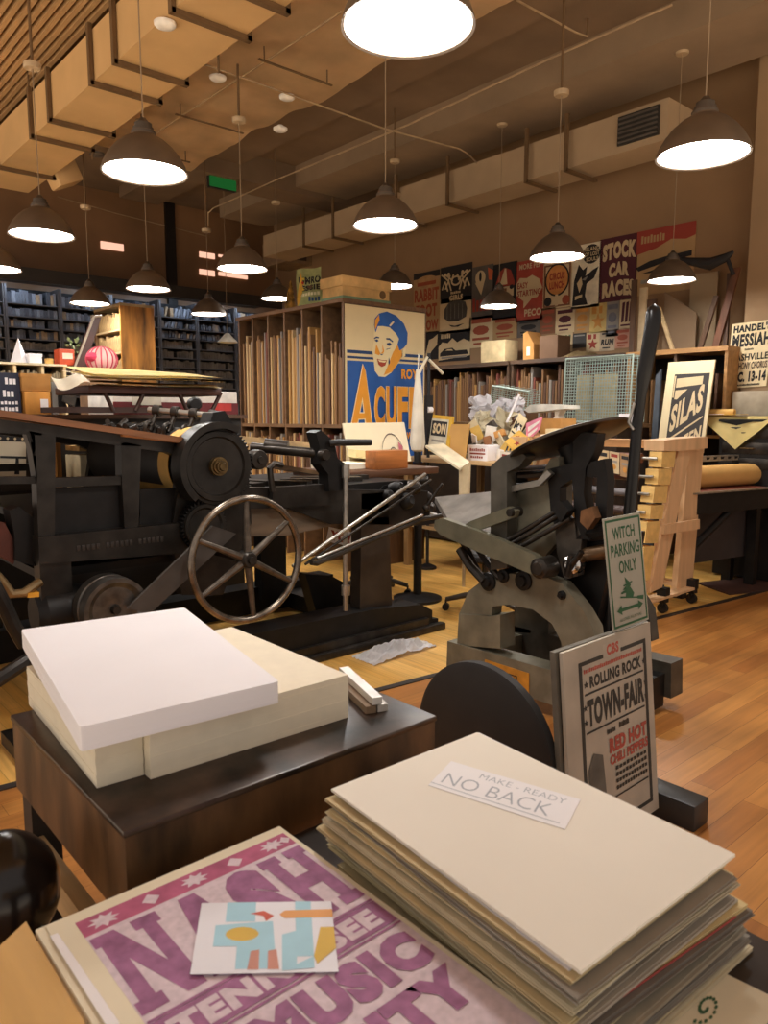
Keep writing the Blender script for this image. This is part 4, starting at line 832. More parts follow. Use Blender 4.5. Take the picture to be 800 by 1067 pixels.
for k in range(20):
    if k % 7 != 5: x = a.x+(c.x-a.x)*k/20; b.mm((x, YN-.0235, a.z-.008), (x+.017, YN-.0205, a.z+.02), bev=.001)
part('cast_lettering', b, mat('#3a3430', .5, .4, 0), t, 'worn cast lettering')
fa = P(-40, 421, Y=YN-.05); fb = P(206, 458, Y=YN-.05); FBW = wood('#8a5a36', .45, 'X')
part('feed_board', MB().prism([fa, fb, V((fb.x, YFAR+.05, fb.z)), V((fa.x, YFAR+.05, fa.z))], (0, 0, -.03)), FBW, t, 'worn brown wooden feed board')
part('board_lip', MB().prism([P(128, 449, Y=3.62), P(206, 460, Y=3.62), P(206, 464, Y=3.62), P(128, 455, Y=3.62)], (0, .2, 0)), mat('#b87a44', .45), t)
# bed, far boxes, cross members
part('ink_table', MB().mm((P(42, 500, Y=YN).x, YN+.1, .98), (1.85, YFAR, 1.02)).mm((P(42, 500, Y=YN).x, YN+.1, .72), (1.85, YFAR, .76)), IRON2, t)
GC = P(229, 486, Y=3.55); GR = .212
part('impression_cylinder', MB().cyl((GC.x, YN+.12, GC.z), (GC.x, YFAR-.02, GC.z), .2, n=44), mat('#26221f', .55, .1, .1, 6), t)
part('tympan_sheet', MB().lathe([(.2015, 0), (.206, 0), (.206, .12), (.2015, .12)], (GC.x, YN+.09, GC.z), (0, 1, 0), 44, True), KRAFT, t, 'tan paper band round the cylinder')
arc = [(GC.x+.207*math.cos(th), GC.z+.207*math.sin(th)) for th in [R(212+i*6) for i in range(15)]]
part('tympan_sheet', MB().grid(lambda u, v: V((arc[round(u*14)][0], YN+.2+.9*v, arc[round(u*14)][1])), 14, 2, .003), KRAFT, t, 'tan sheet under the cylinder')
g = part('bull_gear', MB().gear((GC.x, YN-.06, GC.z), (0, 1, 0), GR+.012, GR-.006, .06, 64), IRON2, t)
part('gear_disc', MB().lathe([(0, .0), (.045, .0), (.05, .012), (.15, .016), (.158, .03), (.185, .03), (.19, .012), (.205, .012), (.207, -.04), (0, -.04)], (GC.x, YN-.062, GC.z), (0, -1, 0), 56), IRON, g)
part('rim_guard', MB().prism([V((GC.x+r*math.cos(R(th)), YN-.12, GC.z+r*math.sin(R(th)))) for r, rng in ((.235, range(60, 231, 6)), (.2, range(228, 59, -6))) for th in rng], (0, .11, 0)), IRON, g)
part('hub', MB().lathe([(0, .07), (.02, .07), (.024, .06), (.03, .06), (.032, .045), (.04, .045), (.042, .03), (.05, .03), (.052, -.02), (0, -.02)], (GC.x, YN-.07, GC.z), (0, -1, 0), 28), BRASS, g, 'bronze hub')
g = part('pinion_gear', MB().gear((P(213, 548, Y=3.6).x, YN-.05, P(213, 548, Y=3.6).z), (0, 1, 0), .135, .12, .05, 40), IRON2, t)
pc = P(213, 548, Y=3.6); part('gear_disc', MB().lathe([(0, .02), (.03, .02), (.035, 0), (.09, .0), (.1, .012), (.118, .012), (.118, -.01), (0, -.01)], (pc.x, YN-.055, pc.z), (0, -1, 0), 36), IRON, g)
pc = P(268, 479, Y=3.62); part('roller_end', MB().lathe([(0, .03), (.02, .03), (.022, .015), (.05, .012), (.056, 0), (.056, -.05), (0, -.05)], (pc.x, 3.6, pc.z), (0, -1, 0), 28), IRON3, t)
# flywheel with six spokes
FC = P(258, 583, Y=3.33); FR = .318
g = part('flywheel', MB().ring(FC, (0, 1, 0), FR, .019, 64, 12), mat('#8a7f72', .27, .9, .25, 20), t, 'polished steel rim')
for k in range(6):
    th = R(35+60*k+(-5 if k % 2 else 0)); d = V((math.cos(th), 0, math.sin(th)))
    part('spoke', MB().tube([FC+d*.03, FC+d*.16, FC+d*(FR-.01)], [.022, .017, .014], 10), mat('#6d645a', .35, .8, .2, 20), g)
part('hub', MB().lathe([(0, .05), (.018, .05), (.02, .035), (.036, .035), (.045, .02), (.047, -.04), (0, -.04)], FC, (0, -1, 0), 24), IRON3, g)
part('axle', MB().cyl(FC, (FC.x, YFAR, FC.z), .025), IRON3, t)
# drive belt and pulleys
part('drive_belt', MB().pY([(133, 634), (156, 640), (246, 556), (222, 548)], 3.42, .02), mat('#4a443f', .5, .1, .1, 10), t)
pc = P(118, 634, Y=3.5)
g = part('motor_pulley', MB().lathe([(0, .02), (.05, .03), (.11, .03), (.135, .05), (.155, .05), (.158, -.02), (.13, -.03), (.155, -.05), (.158, -.1), (0, -.1)], pc, (0, -1, 0), 40), mat('#6b6660', .35, .8, .2, 18), t)
part('bolt', MB().lathe([(0, .05), (.02, .05), (.026, .03), (.026, 0), (0, 0)], pc, (0, -1, 0), 8), IRON3, g)
pc2 = P(88, 632, Y=3.72); part('motor', MB().lathe([(0, .1), (.09, .1), (.12, .07), (.12, -.2), (.09, -.24), (0, -.24)], pc2, (1, 0, 0), 26), IRON2, t)
part('motor_mount', MB().mm((pc2.x-.2, 3.66, .17), (pc2.x+.16, 3.9, pc2.z-.1)), IRON2, t)
# right part: beams, column, base
part('bed_beam', MB().pY([(252, 508), (446, 512), (444, 530), (232, 530)], YN+.06, .1).pY([(300, 530), (442, 530), (438, 547), (344, 546)], YN+.06, .1).pY([(285, 508), (345, 504), (345, 526), (283, 530)], YN+.02, .05), IRON, t)
part('lower_beam', MB().pY([(232, 526), (345, 527), (345, 548), (300, 558), (225, 560)], YN+.1, .06), wood('#6b5b4a', .5, 'X'), t, 'dull brown lower beam')
part('bed', MB().mm((1.95, YN+.14, .99), (3.55, YFAR-.05, 1.06)), IRON2, t)
b = MB()
for k in range(9): b.box((2.3+.14*k, 4.0+.1*(k % 3), 1.075), (.1, .25, .03), rz=.2*k)
part('quoin_rack', b, IRON3, t, stuff=True)
lx0, lx1 = P(375, 600, Y=YN+.08).x, P(402, 600, Y=YN+.08).x
part('support_column', MB().prism([(lx0-.02, YN+.06, .18), (lx1+.04, YN+.06, .18), (lx1, YN+.06, 1.0), (lx0, YN+.06, 1.0)], (0, .1, 0)), mat('#3f352c', .5, .3, .15, 8), t)
part('support_column', MB().mm((P(272, 580, Y=4.8).x, 4.8, .1), (P(298, 580, Y=4.8).x, 4.9, 1.0)), IRON2, t)
part('base_rail', MB().prism([(1.6, YN, 0), (3.72, YN, 0), (3.72, YN, .07), (3.66, YN, .075), (3.66, YN, .14), (3.55, YN, .2), (3.1, YN, .24), (1.6, YN, .26)], (0, .22, 0)), IRON2, t)
part('base_step', MB().mm((1.7, YN-.06, 0), (3.74, YN, .05), bev=.01).mm((1.7, YN-.03, .05), (3.6, YN, .1)), IRON3, t)
part('base_rail', MB().mm((.7, YFAR-.1, 0), (3.7, YFAR+.1, .2)), IRON2, t)
part('cross_tie', MB().mm((3.2, YN+.22, .02), (3.45, YFAR-.1, .14)), IRON2, t); part('cross_tie', MB().mm((1.9, YN+.22, .02), (2.15, YFAR-.1, .14)), IRON2, t)
part('sloping_brace', MB().prism([P(318, 598, Y=4.1), P(345, 600, Y=4.1), P(420, 640, Y=4.1), P(330, 640, Y=4.1)], (0, .1, 0)), IRON2, t)
# upright bracket, handle and rod
part('bracket', MB().pY([(329, 451), (334, 448), (348, 460), (352, 478), (361, 484), (361, 510), (343, 512), (342, 494), (334, 484), (333, 465)], YN-.03, .1), IRON2, t)
part('handle', MB().tube([P(344, 462, Y=3.6), P(350, 461, Y=3.58), P(386, 461, Y=3.55)], [.02, .022, .02], 12), BLACK, t)
part('bracket_knob', MB().lathe([(0, .03), (.03, .03), (.034, .02), (.034, -.02), (0, -.02)], P(337, 474, Y=3.6), (0, -1, 0), 20), IRON3, t)
part('delivery_roller', MB().cyl(P(262, 466, Y=4.0), P(336, 473, Y=3.66), .03).cyl(P(276, 464, Y=3.95), P(300, 467, Y=3.85), .045), IRON3, t)
part('delivery_board', MB().prism([P(250, 454, Y=4.6), P(330, 462, Y=4.2), P(330, 467, Y=4.2), P(250, 462, Y=4.6)], (0, .3, 0)), wood('#c9a878', .5, 'X'), t, 'pale delivery board')
part('slat_board', MB().prism([P(280, 482, Y=4.0), P(340, 492, Y=3.8), P(340, 496, Y=3.8), P(280, 487, Y=4.0)], (0, .2, 0)), wood('#8a6a48', .5, 'X'), t)
part('curved_link', MB().tube([P(284, 512, Y=3.66), P(282, 498, Y=3.66), P(281, 488, Y=3.66), P(286, 483, Y=3.66), P(294, 485, Y=3.66)], .018, 8), IRON3, t)
part('tie_rod', MB().cyl(P(360, 484, Y=3.6), P(360, 636, Y=3.6), .017).cyl(P(360, 484, Y=3.6), P(360, 498, Y=3.6), .026).cyl(P(360, 610, Y=3.6), P(360, 620, Y=3.6), .028), STEEL, t, 'steel upright rod')
# levers and the cluster of castings at the right end
part('lever_rod', MB().cyl(P(305, 590, Y=3.5), P(443, 494, Y=3.62), .012), STEEL, t); part('lever_rod', MB().cyl(P(318, 588, Y=3.55), P(449, 500, Y=3.64), .008), IRON3, t)
part('lever_rod', MB().tube([P(324, 586, Y=3.45), P(330, 587, Y=3.45), P(440, 541, Y=3.5), P(478, 534, Y=3.55)], .016), IRON3, t); part('lever_rod', MB().cyl(P(330, 582, Y=3.46), P(440, 537, Y=3.5), .01), STEEL, t)
for k, (px, py, r) in enumerate(((414, 508, .045), (432, 508, .05), (443, 518, .045), (424, 522, .055), (448, 529, .04), (435, 535, .045), (404, 516, .04), (440, 500, .03))):
    part('casting', MB().lathe([(0, .04), (r*.5, .045), (r*.8, .03), (r, .01), (r, -.05), (0, -.05)], P(px, py, Y=3.7+.03*(k % 3)), (math.sin(k), -1, .3*math.cos(k*2)), 18), (IRON2, IRON3, IRON)[k % 3], t)
part('casting', MB().pY([(400, 506), (416, 502), (438, 502), (450, 508), (452, 520), (462, 530), (456, 545), (436, 548), (404, 540), (392, 515)], 3.78, .2), IRON2, t)
part('slender_lever', MB().cyl(P(443, 530, Y=3.6), P(461, 504, Y=3.5), .01).sph(P(444, 529, Y=3.6), .025), IRON3, t)
part('slender_lever', MB().cyl(P(448, 535, Y=3.62), P(478, 545, Y=3.45), .014), STEEL, t)
# gripper bar shafts on the feed board end
q0, q1 = P(155, 427, Y=4.1), P(232, 434, Y=3.72)
part('gripper_shaft', MB().cyl(q0, q1, .018), STEEL, t, 'bright steel shaft')
for k in range(4):
    f = .12+.25*k; c = q0.lerp(q1, f)
    part('shaft_arm', MB().lathe([(.0, .02), (.032, .02), (.032, -.02), (0, -.02)], c, (q1-q0), 16).cyl(c, c+V((-.06, -.02, -.11)), .013), IRON3, t)
    part('shaft_roller', MB().ring(c+V((-.06, -.02, -.1)), (.4, -1, 0), .035, .012, 20, 8), IRON3, t)
part('end_casting', MB().pY([(222, 430), (234, 428), (246, 446), (250, 462), (240, 470), (226, 458), (214, 458)], 3.62, .12), IRON2, t)
part('end_casting', MB().lathe([(0, .03), (.03, .03), (.04, .01), (.04, -.04), (0, -.04)], P(203, 421, Y=4.0), (-.3, -1, 0), 20), IRON2, t)
b = MB()
for k in range(16):
    p = P(112+k*6, 446+1.0*k+rp.uniform(-7, -2), Y=3.9+rp.uniform(0, .3)); b.cyl(p, p+V((rp.uniform(-.12, .12), rp.uniform(-.1, .1), rp.uniform(-.03, .05))), rp.uniform(.008, .018), n=8)
part('linkage', b, IRON3, t, 'small rods and links on the feed board', stuff=True)
# left end pieces seen below the frame
part('carriage_box', MB().prism([P(-30, 535, Y=3.75), P(5, 545, Y=3.75), P(18, 570, Y=3.75), P(14, 588, Y=3.75), P(-30, 560, Y=3.75)], (0, .3, 0)), mat('#5f2f22', .5, .1, .15, 8), t, 'dull red box')
part('clamp_block', MB().pY([(10, 532), (20, 528), (36, 540), (36, 590), (16, 584), (15, 556)], 3.72, .12), IRON2, t)
part('bent_pipe', MB().tube([P(-20, 582, Y=3.6), P(3, 607, Y=3.6), P(12, 619, Y=3.6), P(25, 618, Y=3.6), P(42, 606, Y=3.62)], .022, 10), mat('#8a7350', .4, .6, .2, 15), t, 'bent brass coloured pipe')
part('treadle_arm', MB().tube([P(-12, 600, Y=3.2), P(4, 630, Y=3.2), P(14, 652, Y=3.2), P(26, 672, Y=3.2)], .03, 10), IRON, t)
part('treadle_bar', MB().tube([P(-20, 720, Y=3.1), P(26, 690, Y=3.15), P(40, 680, Y=3.2)], .03, 10), IRON, t)
part('treadle_foot', MB().mm((P(20, 680, Y=3.25).x, 3.2, .0), (P(75, 680, Y=3.25).x, 3.64, .06)), IRON, t)
solo('yellow_block', 'small yellow block on the left end of the press base', 'block', MB().pY([(29, 618), (41, 617), (41, 622), (29, 623)], 3.58, .05), mat('#e0a030', .6))
# things lying at or on the press
t = thing('delivery_table', 'dark brown table board on a post at the right end of the cylinder press', 'table', (3.6, 4.4, 0)); DZ = P(400, 490, Y=4.1).z
part('tabletop', MB().mm((P(356, 490, Y=4.1).x, 4.1, DZ-.05), (P(457, 490, Y=4.1).x, 4.7, DZ), bev=.006), wood('#5a3a26', .4, 'X'), t)
part('post', MB().cyl((P(440, 500, Y=4.3).x, 4.35, 0), (P(440, 500, Y=4.3).x, 4.35, DZ-.05), .035), IRON2, t)
part('post_foot', MB().lathe([(0, 0), (.2, 0), (.2, .02), (.05, .05), (0, .05)], (P(440, 500, Y=4.3).x, 4.35, 0)), IRON2, t)
a = P(394, 489, Y=4.15); c = P(425, 469, Y=4.15)
solo('wooden_block', 'orange brown wooden block on the delivery table', 'block', MB().mm((a.x, 4.15, DZ+.001), (c.x, 4.3, c.z), bev=.004), wood('#a8642c', .5, 'X'))
solo('white_sheet_stack', 'low stack of white sheets on the delivery table', 'paper', MB().mm((P(360, 485, Y=4.2).x, 4.32, DZ+.001), (P(430, 485, Y=4.2).x, 4.62, DZ+.04)), PAPER)
solo('yellowed_sheet', 'white sheet with yellow end lying slanted behind the wooden block', 'paper', MB().box((P(385, 478, Y=4.5).x, 4.5, DZ+.09), (.3, .22, .06), rz=R(-20), ry=R(6)), mat('#e6d49a', .8, 0, .08, 5))
t = Sheet('hanging_notice', 'white notice with red letters hanging under the delivery table', 'sign', P(343, 549, Y=4.5), P(368, 555, Y=4.5), P(340, 564, Y=4.5), WHITE, thick=.004, pname='notice'); t.text('YO!', .08, .15, .92, .85, RED, .06); q = P(363, 554, Y=4.505); part('string', MB().cyl(q, (q.x, q.y, DZ-.05), .004, n=6), CREAM, t.paper); t.done()

# ------------------------------------------------------------------ delivery rack with yellow paper, boxes behind the press
t = thing('paper_rack', 'dark brown slatted rack tray with bent legs standing on the feed board', 'rack', (2.1, 4.7, P(160, 440, Y=4.5).z))
a, c = P(92, 398, Y=4.5), P(231, 404, Y=4.5); RZ = (a.z+c.z)/2
part('tray', MB().mm((a.x, 4.5, RZ-.06), (c.x, 5.1, RZ-.01), bev=.008), mat('#4a2a20', .5, 0, .15, 8), t)
for px in (113, 146, 190, 226):
    w = 1 if px in (146, 226) else -1
    part('rack_leg', MB().cyl(P(px+4*w, 409, Y=4.52), P(px-5*w, 428, Y=4.52), .013), mat('#3a2218', .5), t); 
part('lower_tray', MB().mm((P(70, 432, Y=4.52).x, 4.52, P(90, 430, Y=4.52).z), (P(175, 432, Y=4.52).x, 5.0, P(90, 424, Y=4.52).z)), mat('#3a241a', .5), t)
def ysheet(k):
    dx = rp.uniform(-.03, .03); dy = rp.uniform(-.05, .05); ph = rp.uniform(0, 6); z0 = RZ-.005+.016*k
    def f(u, v):
        e = max(0, u-.9)*.4+max(0, .06-u)*.8
        return V((a.x+.02+dx+(c.x-a.x-.02)*u, 4.46+dy+.55*v, z0+.004*math.sin(u*5+ph)+.003*math.sin(v*4+ph)-e*.25*(k < 2)+(.004+.014*k)*v*(1+.15*math.sin(u*4+1))))
    return f
for k, (m, lb) in enumerate(((CREAM, 'lowest cream sheet drooping from the dark rack'), (KRAFT, 'kraft sheet second from the bottom on the dark rack'), (mat('#d8b878', .8), 'tan sheet in the middle of the pile on the dark rack'), (CREAM, 'cream sheet second from the top on the dark rack'), (YELLOW, 'bright yellow top sheet on the dark rack'))):
    solo('paper_sheet', lb, 'paper', MB().grid(ysheet(k), 24, 6, .004), m, 'sheets on the dark rack')
def wdr(u, v):
    p = P(60+36*u, 391+14*v*(1-.4*u)+3*math.sin(u*6), Y=4.4); return V((p.x, 4.4+.12*(1-v)+.02*math.sin(u*8), p.z))
solo('draped_cloth', 'white cloth corner draped at the left end of the dark rack', 'cloth', MB().grid(wdr, 14, 8, .005), mat('#e6dcc6', .8, 0, .06, 9))
# cabinet behind with boxes
HZ = P(120, 432, Y=5.45).z
t = thing('type_cabinet', 'dark cabinet behind the cylinder press carrying boxes', 'cabinet', (2.2, 5.7, 0))
part('cabinet_body', MB().mm((.7, 5.42, .02), (3.2, 6.4, HZ-.03)), mat('#1f1a17', .6, 0, .1, 5), t); part('cabinet_top', MB().mm((.66, 5.38, HZ-.03), (3.24, 6.45, HZ)), wood('#5a4030', .5, 'X'), t)
for i in range(4):
    d = part('drawer', MB().mm((.76+.6*i, 5.405, 1.0), (1.32+.6*i, 5.42, 1.4), bev=.004), mat('#2b231e', .55), t); part('handle', MB().cyl((.98+.6*i, 5.39, 1.2), (1.1+.6*i, 5.39, 1.2), .01), BRASS, d)
def bx_on(name, label, px0, px1, pyt, Y, dpt, m, z=HZ+.001, pb=None, lid=None, lm=None):
    x0, x1 = P(px0, 420, Y=Y).x, P(px1, 420, Y=Y).x; zt = P((px0+px1)/2, pyt, Y=Y).z
    t = thing(name, label, 'box', ((x0+x1)/2, Y+dpt/2, z)); part('box_body', MB().mm((x0, Y, z), (x1, Y+dpt, zt), bev=.004), m, t)
    if lid: part('box_lid', MB().mm((x0-.006, Y-.006, zt-lid), (x1+.006, Y+dpt+.006, zt+.004)), lm or m, t)
    return t, x0, x1, zt
NAVY = mat('#1d2238', .6, 0, .06, 6)
t, x0, x1, zt = bx_on('blue_crate', 'navy blue box with white lettering at the left edge', -20, 22, 388, 5.5, .4, NAVY)
s = Sheet('', '', '', (x0, 5.498, zt), (x1, 5.498, zt), (x0, 5.498, HZ+.001), NAVY, thick=.001, parent=t, pname='front_print'); s.bars(3, .62, .12, .92, .28, WHITE); s.bars(3, .55, .42, .85, .58, WHITE); s.bars(7, .3, .68, .94, .76, WHITE); s.bars(7, .3, .82, .94, .92, WHITE); s.done()
bx_on('cardboard_box', 'open topped cardboard box stacked on the lower carton beside the navy box', 24, 54, 390, 5.46, .3, CARD, z=P(40, 408, Y=5.46).z+.002, lid=.02)
t, x0, x1, zt = bx_on('cardboard_box', 'lower orange brown carton with white labels beside the navy box', 26, 53, 408, 5.45, .32, mat('#c98a3a', .75))
part('box_label', MB().mm((x0+.1, 5.446, zt-.13), (x0+.15, 5.45, zt-.05)), WHITE, t, 'white label')
a_ = P(54, 430, Y=5.5)
t = thing('grey_machine', 'grey and black small machine standing right of the cartons', 'machine', (P(62, 430, Y=5.5).x, 5.55, HZ+.001))
part('body', MB().mm((P(55, 430, Y=5.5).x, 5.5, HZ+.001), (P(61, 430, Y=5.5).x, 5.7, P(58, 398, Y=5.5).z)), mat('#8b8a86', .4, .3), t); part('arm', MB().pY([(61, 398), (67, 402), (66, 414), (72, 428), (61, 430)], 5.5, .1), IRON2, t)
part('panel', MB().pY([(68, 404), (82, 402), (78, 424), (66, 418)], 5.45, .03), mat('#3f3a33', .5), t)
t, x0, x1, zt = bx_on('flat_box', 'wide flat white box with maroon lower half behind the dark rack', 118, 247, 407, 5.42, .5, mat('#e3ddd2', .7))
part('maroon_band', MB().mm((x0-.003, 5.413, HZ+.002), (x1+.003, 5.419, HZ+.002+(zt-HZ)*.5)), mat('#6e2226', .6), t, 'maroon band')
f = part('label_holder', MB().mm((P(138, 420, Y=5.41).x, 5.405, HZ+.07), (P(168, 420, Y=5.41).x, 5.413, HZ+.17)), mat('#cfc8b8', .6), t)
part('red_tag', MB().mm((P(222, 424, Y=5.41).x, 5.405, HZ+.03), (P(241, 424, Y=5.41).x, 5.413, HZ+.09)), mat('#c23a34', .6), t, 'bright red tag')
p = P(104, 376, Y=6.0)
t = thing('striped_ball', 'pink and red striped paper ball before the tall brown case', 'ball', (p.x, 6.3, HZ))
part('ball', MB().sph(P(106, 375, Y=6.3), .112, (1.1, 1.1, .95), 24), mat('#e8b4aa', .6, 0, .04, 6), t)
for k in range(8):
    th = PI*k/8; c0 = P(106, 375, Y=6.3); ax = V((math.cos(th), math.sin(th), 0)); b = MB()
    part('stripe', MB().tube([c0+V((0, 0, .107*math.cos(s_)))+ax*.1245*math.sin(s_) for s_ in [2*PI*i/28 for i in range(28)]], .006, 6), mat('#cc4a58', .6), t)
part('knot', MB().sph(P(96, 372, Y=6.25), .05, (1, 1, .8), 12), mat('#d63a5a', .6), t, 'crimson knot')
solo('box_support', 'plain brown carton under the striped ball', 'box', MB().mm((P(94, 400, Y=6.15).x, 6.15, HZ+.001), (P(122, 400, Y=6.15).x, 6.4, P(106, 375, Y=6.3).z-.108)), mat('#7a5a3c', .7))
# seen through the press frame
s = Sheet('pale_board', 'pale board with a black dotted strip seen through the left press window', 'board', P(-12, 440, Y=5.3), P(27, 442, Y=5.3), P(-12, 500, Y=5.25), mat('#cdbfa4', .7, 0, .04, 4), thick=.02, pname='board')
s.rect(0, .22, 1, .32, BLK); s.poly([(.72, .62), (.8, .62), (.82, .9), (.68, .9)], BLK); s.rect(.3, .58, 1, .62, BLK); s.poly([(0, 0), (1, .22), (0, .22)], BLK)
for k in range(4): s.ell(.3+.2*k, .27, .035, .022, CRM)
s.done()
solo('cream_carton', 'long cream wooden box seen through the second press window', 'box', MB().mm((P(79, 480, Y=5.1).x, 5.02, .98), (P(128, 480, Y=5.1).x, 5.3, P(100, 474, Y=5.1).z), bev=.004), mat('#e2d3ac', .6))
solo('tan_plank', 'tan plank above the cream wooden box behind the press', 'plank', MB().mm((P(79, 467, Y=5.1).x, 5.04, P(79, 470, Y=5.1).z), (P(120, 467, Y=5.1).x, 5.3, P(79, 465, Y=5.1).z)), wood('#b89058', .5, 'X'))
solo('wooden_post', 'light wooden upright behind the press seen beside its left leg', 'post', MB().mm((P(59, 480, Y=5.15).x, 5.15, 0), (P(64, 480, Y=5.15).x, 5.2, P(60, 453, Y=5.15).z)), wood('#b07838', .5, 'Z'))
solo('white_paper_cone', 'white folded paper corner hanging by the cylinder', 'paper', MB().pY([(121, 463), (122, 490), (107, 485)], 5.0, .01), WHITE)

# ------------------------------------------------------------------ swivel chairs behind the press
def chair(x, y, label, rot, sz=.45):
    t = thing('swivel_chair', label, 'chair', (x, y, 0), 'swivel chairs')
    for k in range(5):
        th = rot+2*PI*k/5; d = V((math.cos(th), math.sin(th), 0)); e = V((x, y, 0))+d*.3
        l = part('base_arm', MB().tube([V((x, y, .13)), V((x, y, .125))+d*.15, e+V((0, 0, .085))], [.03, .024, .018], 8), mat('#4a433c', .35, .6), t)
        part('caster', MB().cyl(e+V((-d.y*.022, d.x*.022, .028)), e+V((d.y*.022, -d.x*.022, .028)), .028).cyl(e+V((0, 0, .04)), e+V((0, 0, .085)), .008, n=8), BLACK, l)
    part('gas_column', MB().cyl((x, y, .1), (x, y, sz-.05), .025), IRON3, t)
    part('seat', MB().lathe([(0, 0), (.17, 0), (.2, .02), (.2, .05), (.17, .07), (0, .075)], (x, y, sz-.05), n=28), BLACK, t)
chair(4.05, 4.75, 'black swivel stool behind the column of the cylinder press', .3, .74)
chair(4.3, 3.72, 'black swivel stool between the cylinder press and the platen press', .95, .46)

# ================================================================== PLATEN PRESS (middle right)
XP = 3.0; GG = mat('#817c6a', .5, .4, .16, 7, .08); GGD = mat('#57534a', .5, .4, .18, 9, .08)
t = thing('platen_press', 'grey green iron platen press with round ink disc and tall black lever', 'printing press', (3.3, 2.55, 0))
arch = [(478, 640), (488, 616), (505, 603), (530, 598), (560, 598), (585, 608), (606, 634), (618, 655), (622, 690), (588, 690), (584, 668), (575, 650), (555, 635), (530, 630), (513, 632), (512, 641)]
def off(b, dx): bmesh.ops.translate(b.bm, verts=b.bm.verts, vec=(dx, 0, 0)); return b
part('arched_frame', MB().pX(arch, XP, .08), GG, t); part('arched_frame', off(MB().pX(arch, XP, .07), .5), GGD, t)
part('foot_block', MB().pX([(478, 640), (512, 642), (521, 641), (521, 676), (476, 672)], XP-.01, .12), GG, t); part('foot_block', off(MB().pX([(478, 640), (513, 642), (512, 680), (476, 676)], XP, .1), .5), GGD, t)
rail = [(466, 667), (480, 662), (600, 700), (600, 752), (590, 747), (464, 697)]
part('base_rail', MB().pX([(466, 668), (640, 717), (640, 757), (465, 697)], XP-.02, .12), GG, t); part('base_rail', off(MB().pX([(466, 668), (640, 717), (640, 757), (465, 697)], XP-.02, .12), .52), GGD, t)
yy0, yy1 = P(640, 730, X=XP).y, P(466, 680, X=XP).y
part('cross_rail', MB().mm((XP+.1, yy1-.14, .03), (XP+.5, yy1-.02, .2)), GG, t); part('cross_rail', MB().mm((XP+.1, yy0+.02, .03), (XP+.5, yy0+.14, .2)), IRON2, t)
tl, tr, bl = P(505, 687, X=XP-.024), P(551, 702, X=XP-.024), P(505, 713, X=XP-.024)
s = Sheet('', '', '', tl, V((tl.x, tr.y, tl.z)), bl, mat('#c9882a', .55, 0, .12, 18), thick=.003, parent=t, pname='orange_plate'); s.frame(.25, .25, .75, .75, .02, .04, INK); s.bars(8, .3, .34, .7, .42, INK); s.bars(8, .3, .5, .7, .58, INK); s.paper['label'] = 'orange maker plate'; s.done()
part('body_plate', MB().pX([(527, 516), (545, 503), (562, 500), (573, 478), (582, 476), (585, 560), (565, 582), (528, 578)], XP+.1, .06), GG, t)
part('front_post', MB().pX([(511, 486), (522, 476), (541, 470), (548, 476), (541, 486), (528, 492), (528, 592), (511, 594)], XP-.02, .08), GGD, t)
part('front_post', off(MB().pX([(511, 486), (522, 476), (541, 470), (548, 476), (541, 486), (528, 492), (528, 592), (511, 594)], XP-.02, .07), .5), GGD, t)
part('body_core', MB().pX([(530, 575), (570, 545), (600, 555), (638, 560), (632, 600), (620, 655), (604, 632), (580, 606), (530, 600)], XP+.14, .3), IRON2, t)
part('rear_casting', MB().pX([(602, 598), (636, 575), (640, 640), (636, 680), (622, 680), (626, 640), (612, 622)], XP+.2, .12), IRON2, t)
for px, py in ((538, 492), (553, 496), (548, 508)): part('form_roller', MB().cyl((XP+.05, P(px, py, X=XP+.2).y, P(px, py, X=XP+.2).z), (XP+.5, P(px, py, X=XP+.2).y, P(px, py, X=XP+.2).z), .03), mat('#16161a', .2, 0, .05, 10), t)
part('roller_rail', MB().pX([(525, 508), (560, 500), (570, 490), (574, 494), (562, 506), (528, 514)], XP+.02, .03), STEEL, t)
XB = XP+.06
part('disc_bracket', MB().pX([(596, 500), (597, 460), (606, 450), (622, 452), (620, 468), (610, 488), (608, 515), (614, 545), (616, 562), (600, 562)], XB, .07), IRON2, t)
part('disc_bracket', MB().pX([(570, 489), (598, 482), (598, 498), (583, 508), (583, 536), (600, 546), (600, 564), (584, 558), (574, 540)], XB+.01, .06), IRON2, t)
part('disc_bracket', MB().pX([(604, 484), (630, 478), (633, 500), (631, 556), (612, 564), (608, 550), (620, 538), (622, 498), (604, 496)], XB+.01, .06), IRON2, t)
e0, e1 = P(545, 480, X=XP+.2), P(647, 436, X=XP+.2); dc = (e0+e1)/2; dn = V((1, 0, 0)).cross((e1-e0).normalized()); dn = dn if dn.z > 0 else -dn; dr = (e0-e1).length/2
part('ink_disc', MB().lathe([(0, -.03), (dr*.5, -.028), (dr*.93, -.012), (dr, -.004), (dr, .008), (dr*.97, .012), (0, .014)], dc, dn, 56), mat('#4c4238', .32, .8, .2, 10), t, 'round dark ink disc')
part('disc_stem', MB().cyl(dc-dn*.16, dc-dn*.02, .05, .07), IRON2, t)
l0, l1, l2 = P(655, 545, X=XP), P(664, 440, X=XP), P(681, 322, X=XP)
g = part('throw_lever', MB().tube([l0, l1, l1.lerp(l2, .25), l1.lerp(l2, .4), l2-V((0, 0, .05)), l2-V((0, 0, .012)), l2+V((0, 0, .008)), l2+V((0, 0, .02))], [.028, .024, .022, .03, .033, .031, .022, .006], 16), mat('#1f1e1e', .28, .5, .1, 10), t, 'tall black lever')
part('lever_arm', MB().tube([l0, P(640, 552, X=XP+.05), P(615, 556, X=XP+.1)], .04, 10), IRON2, t)
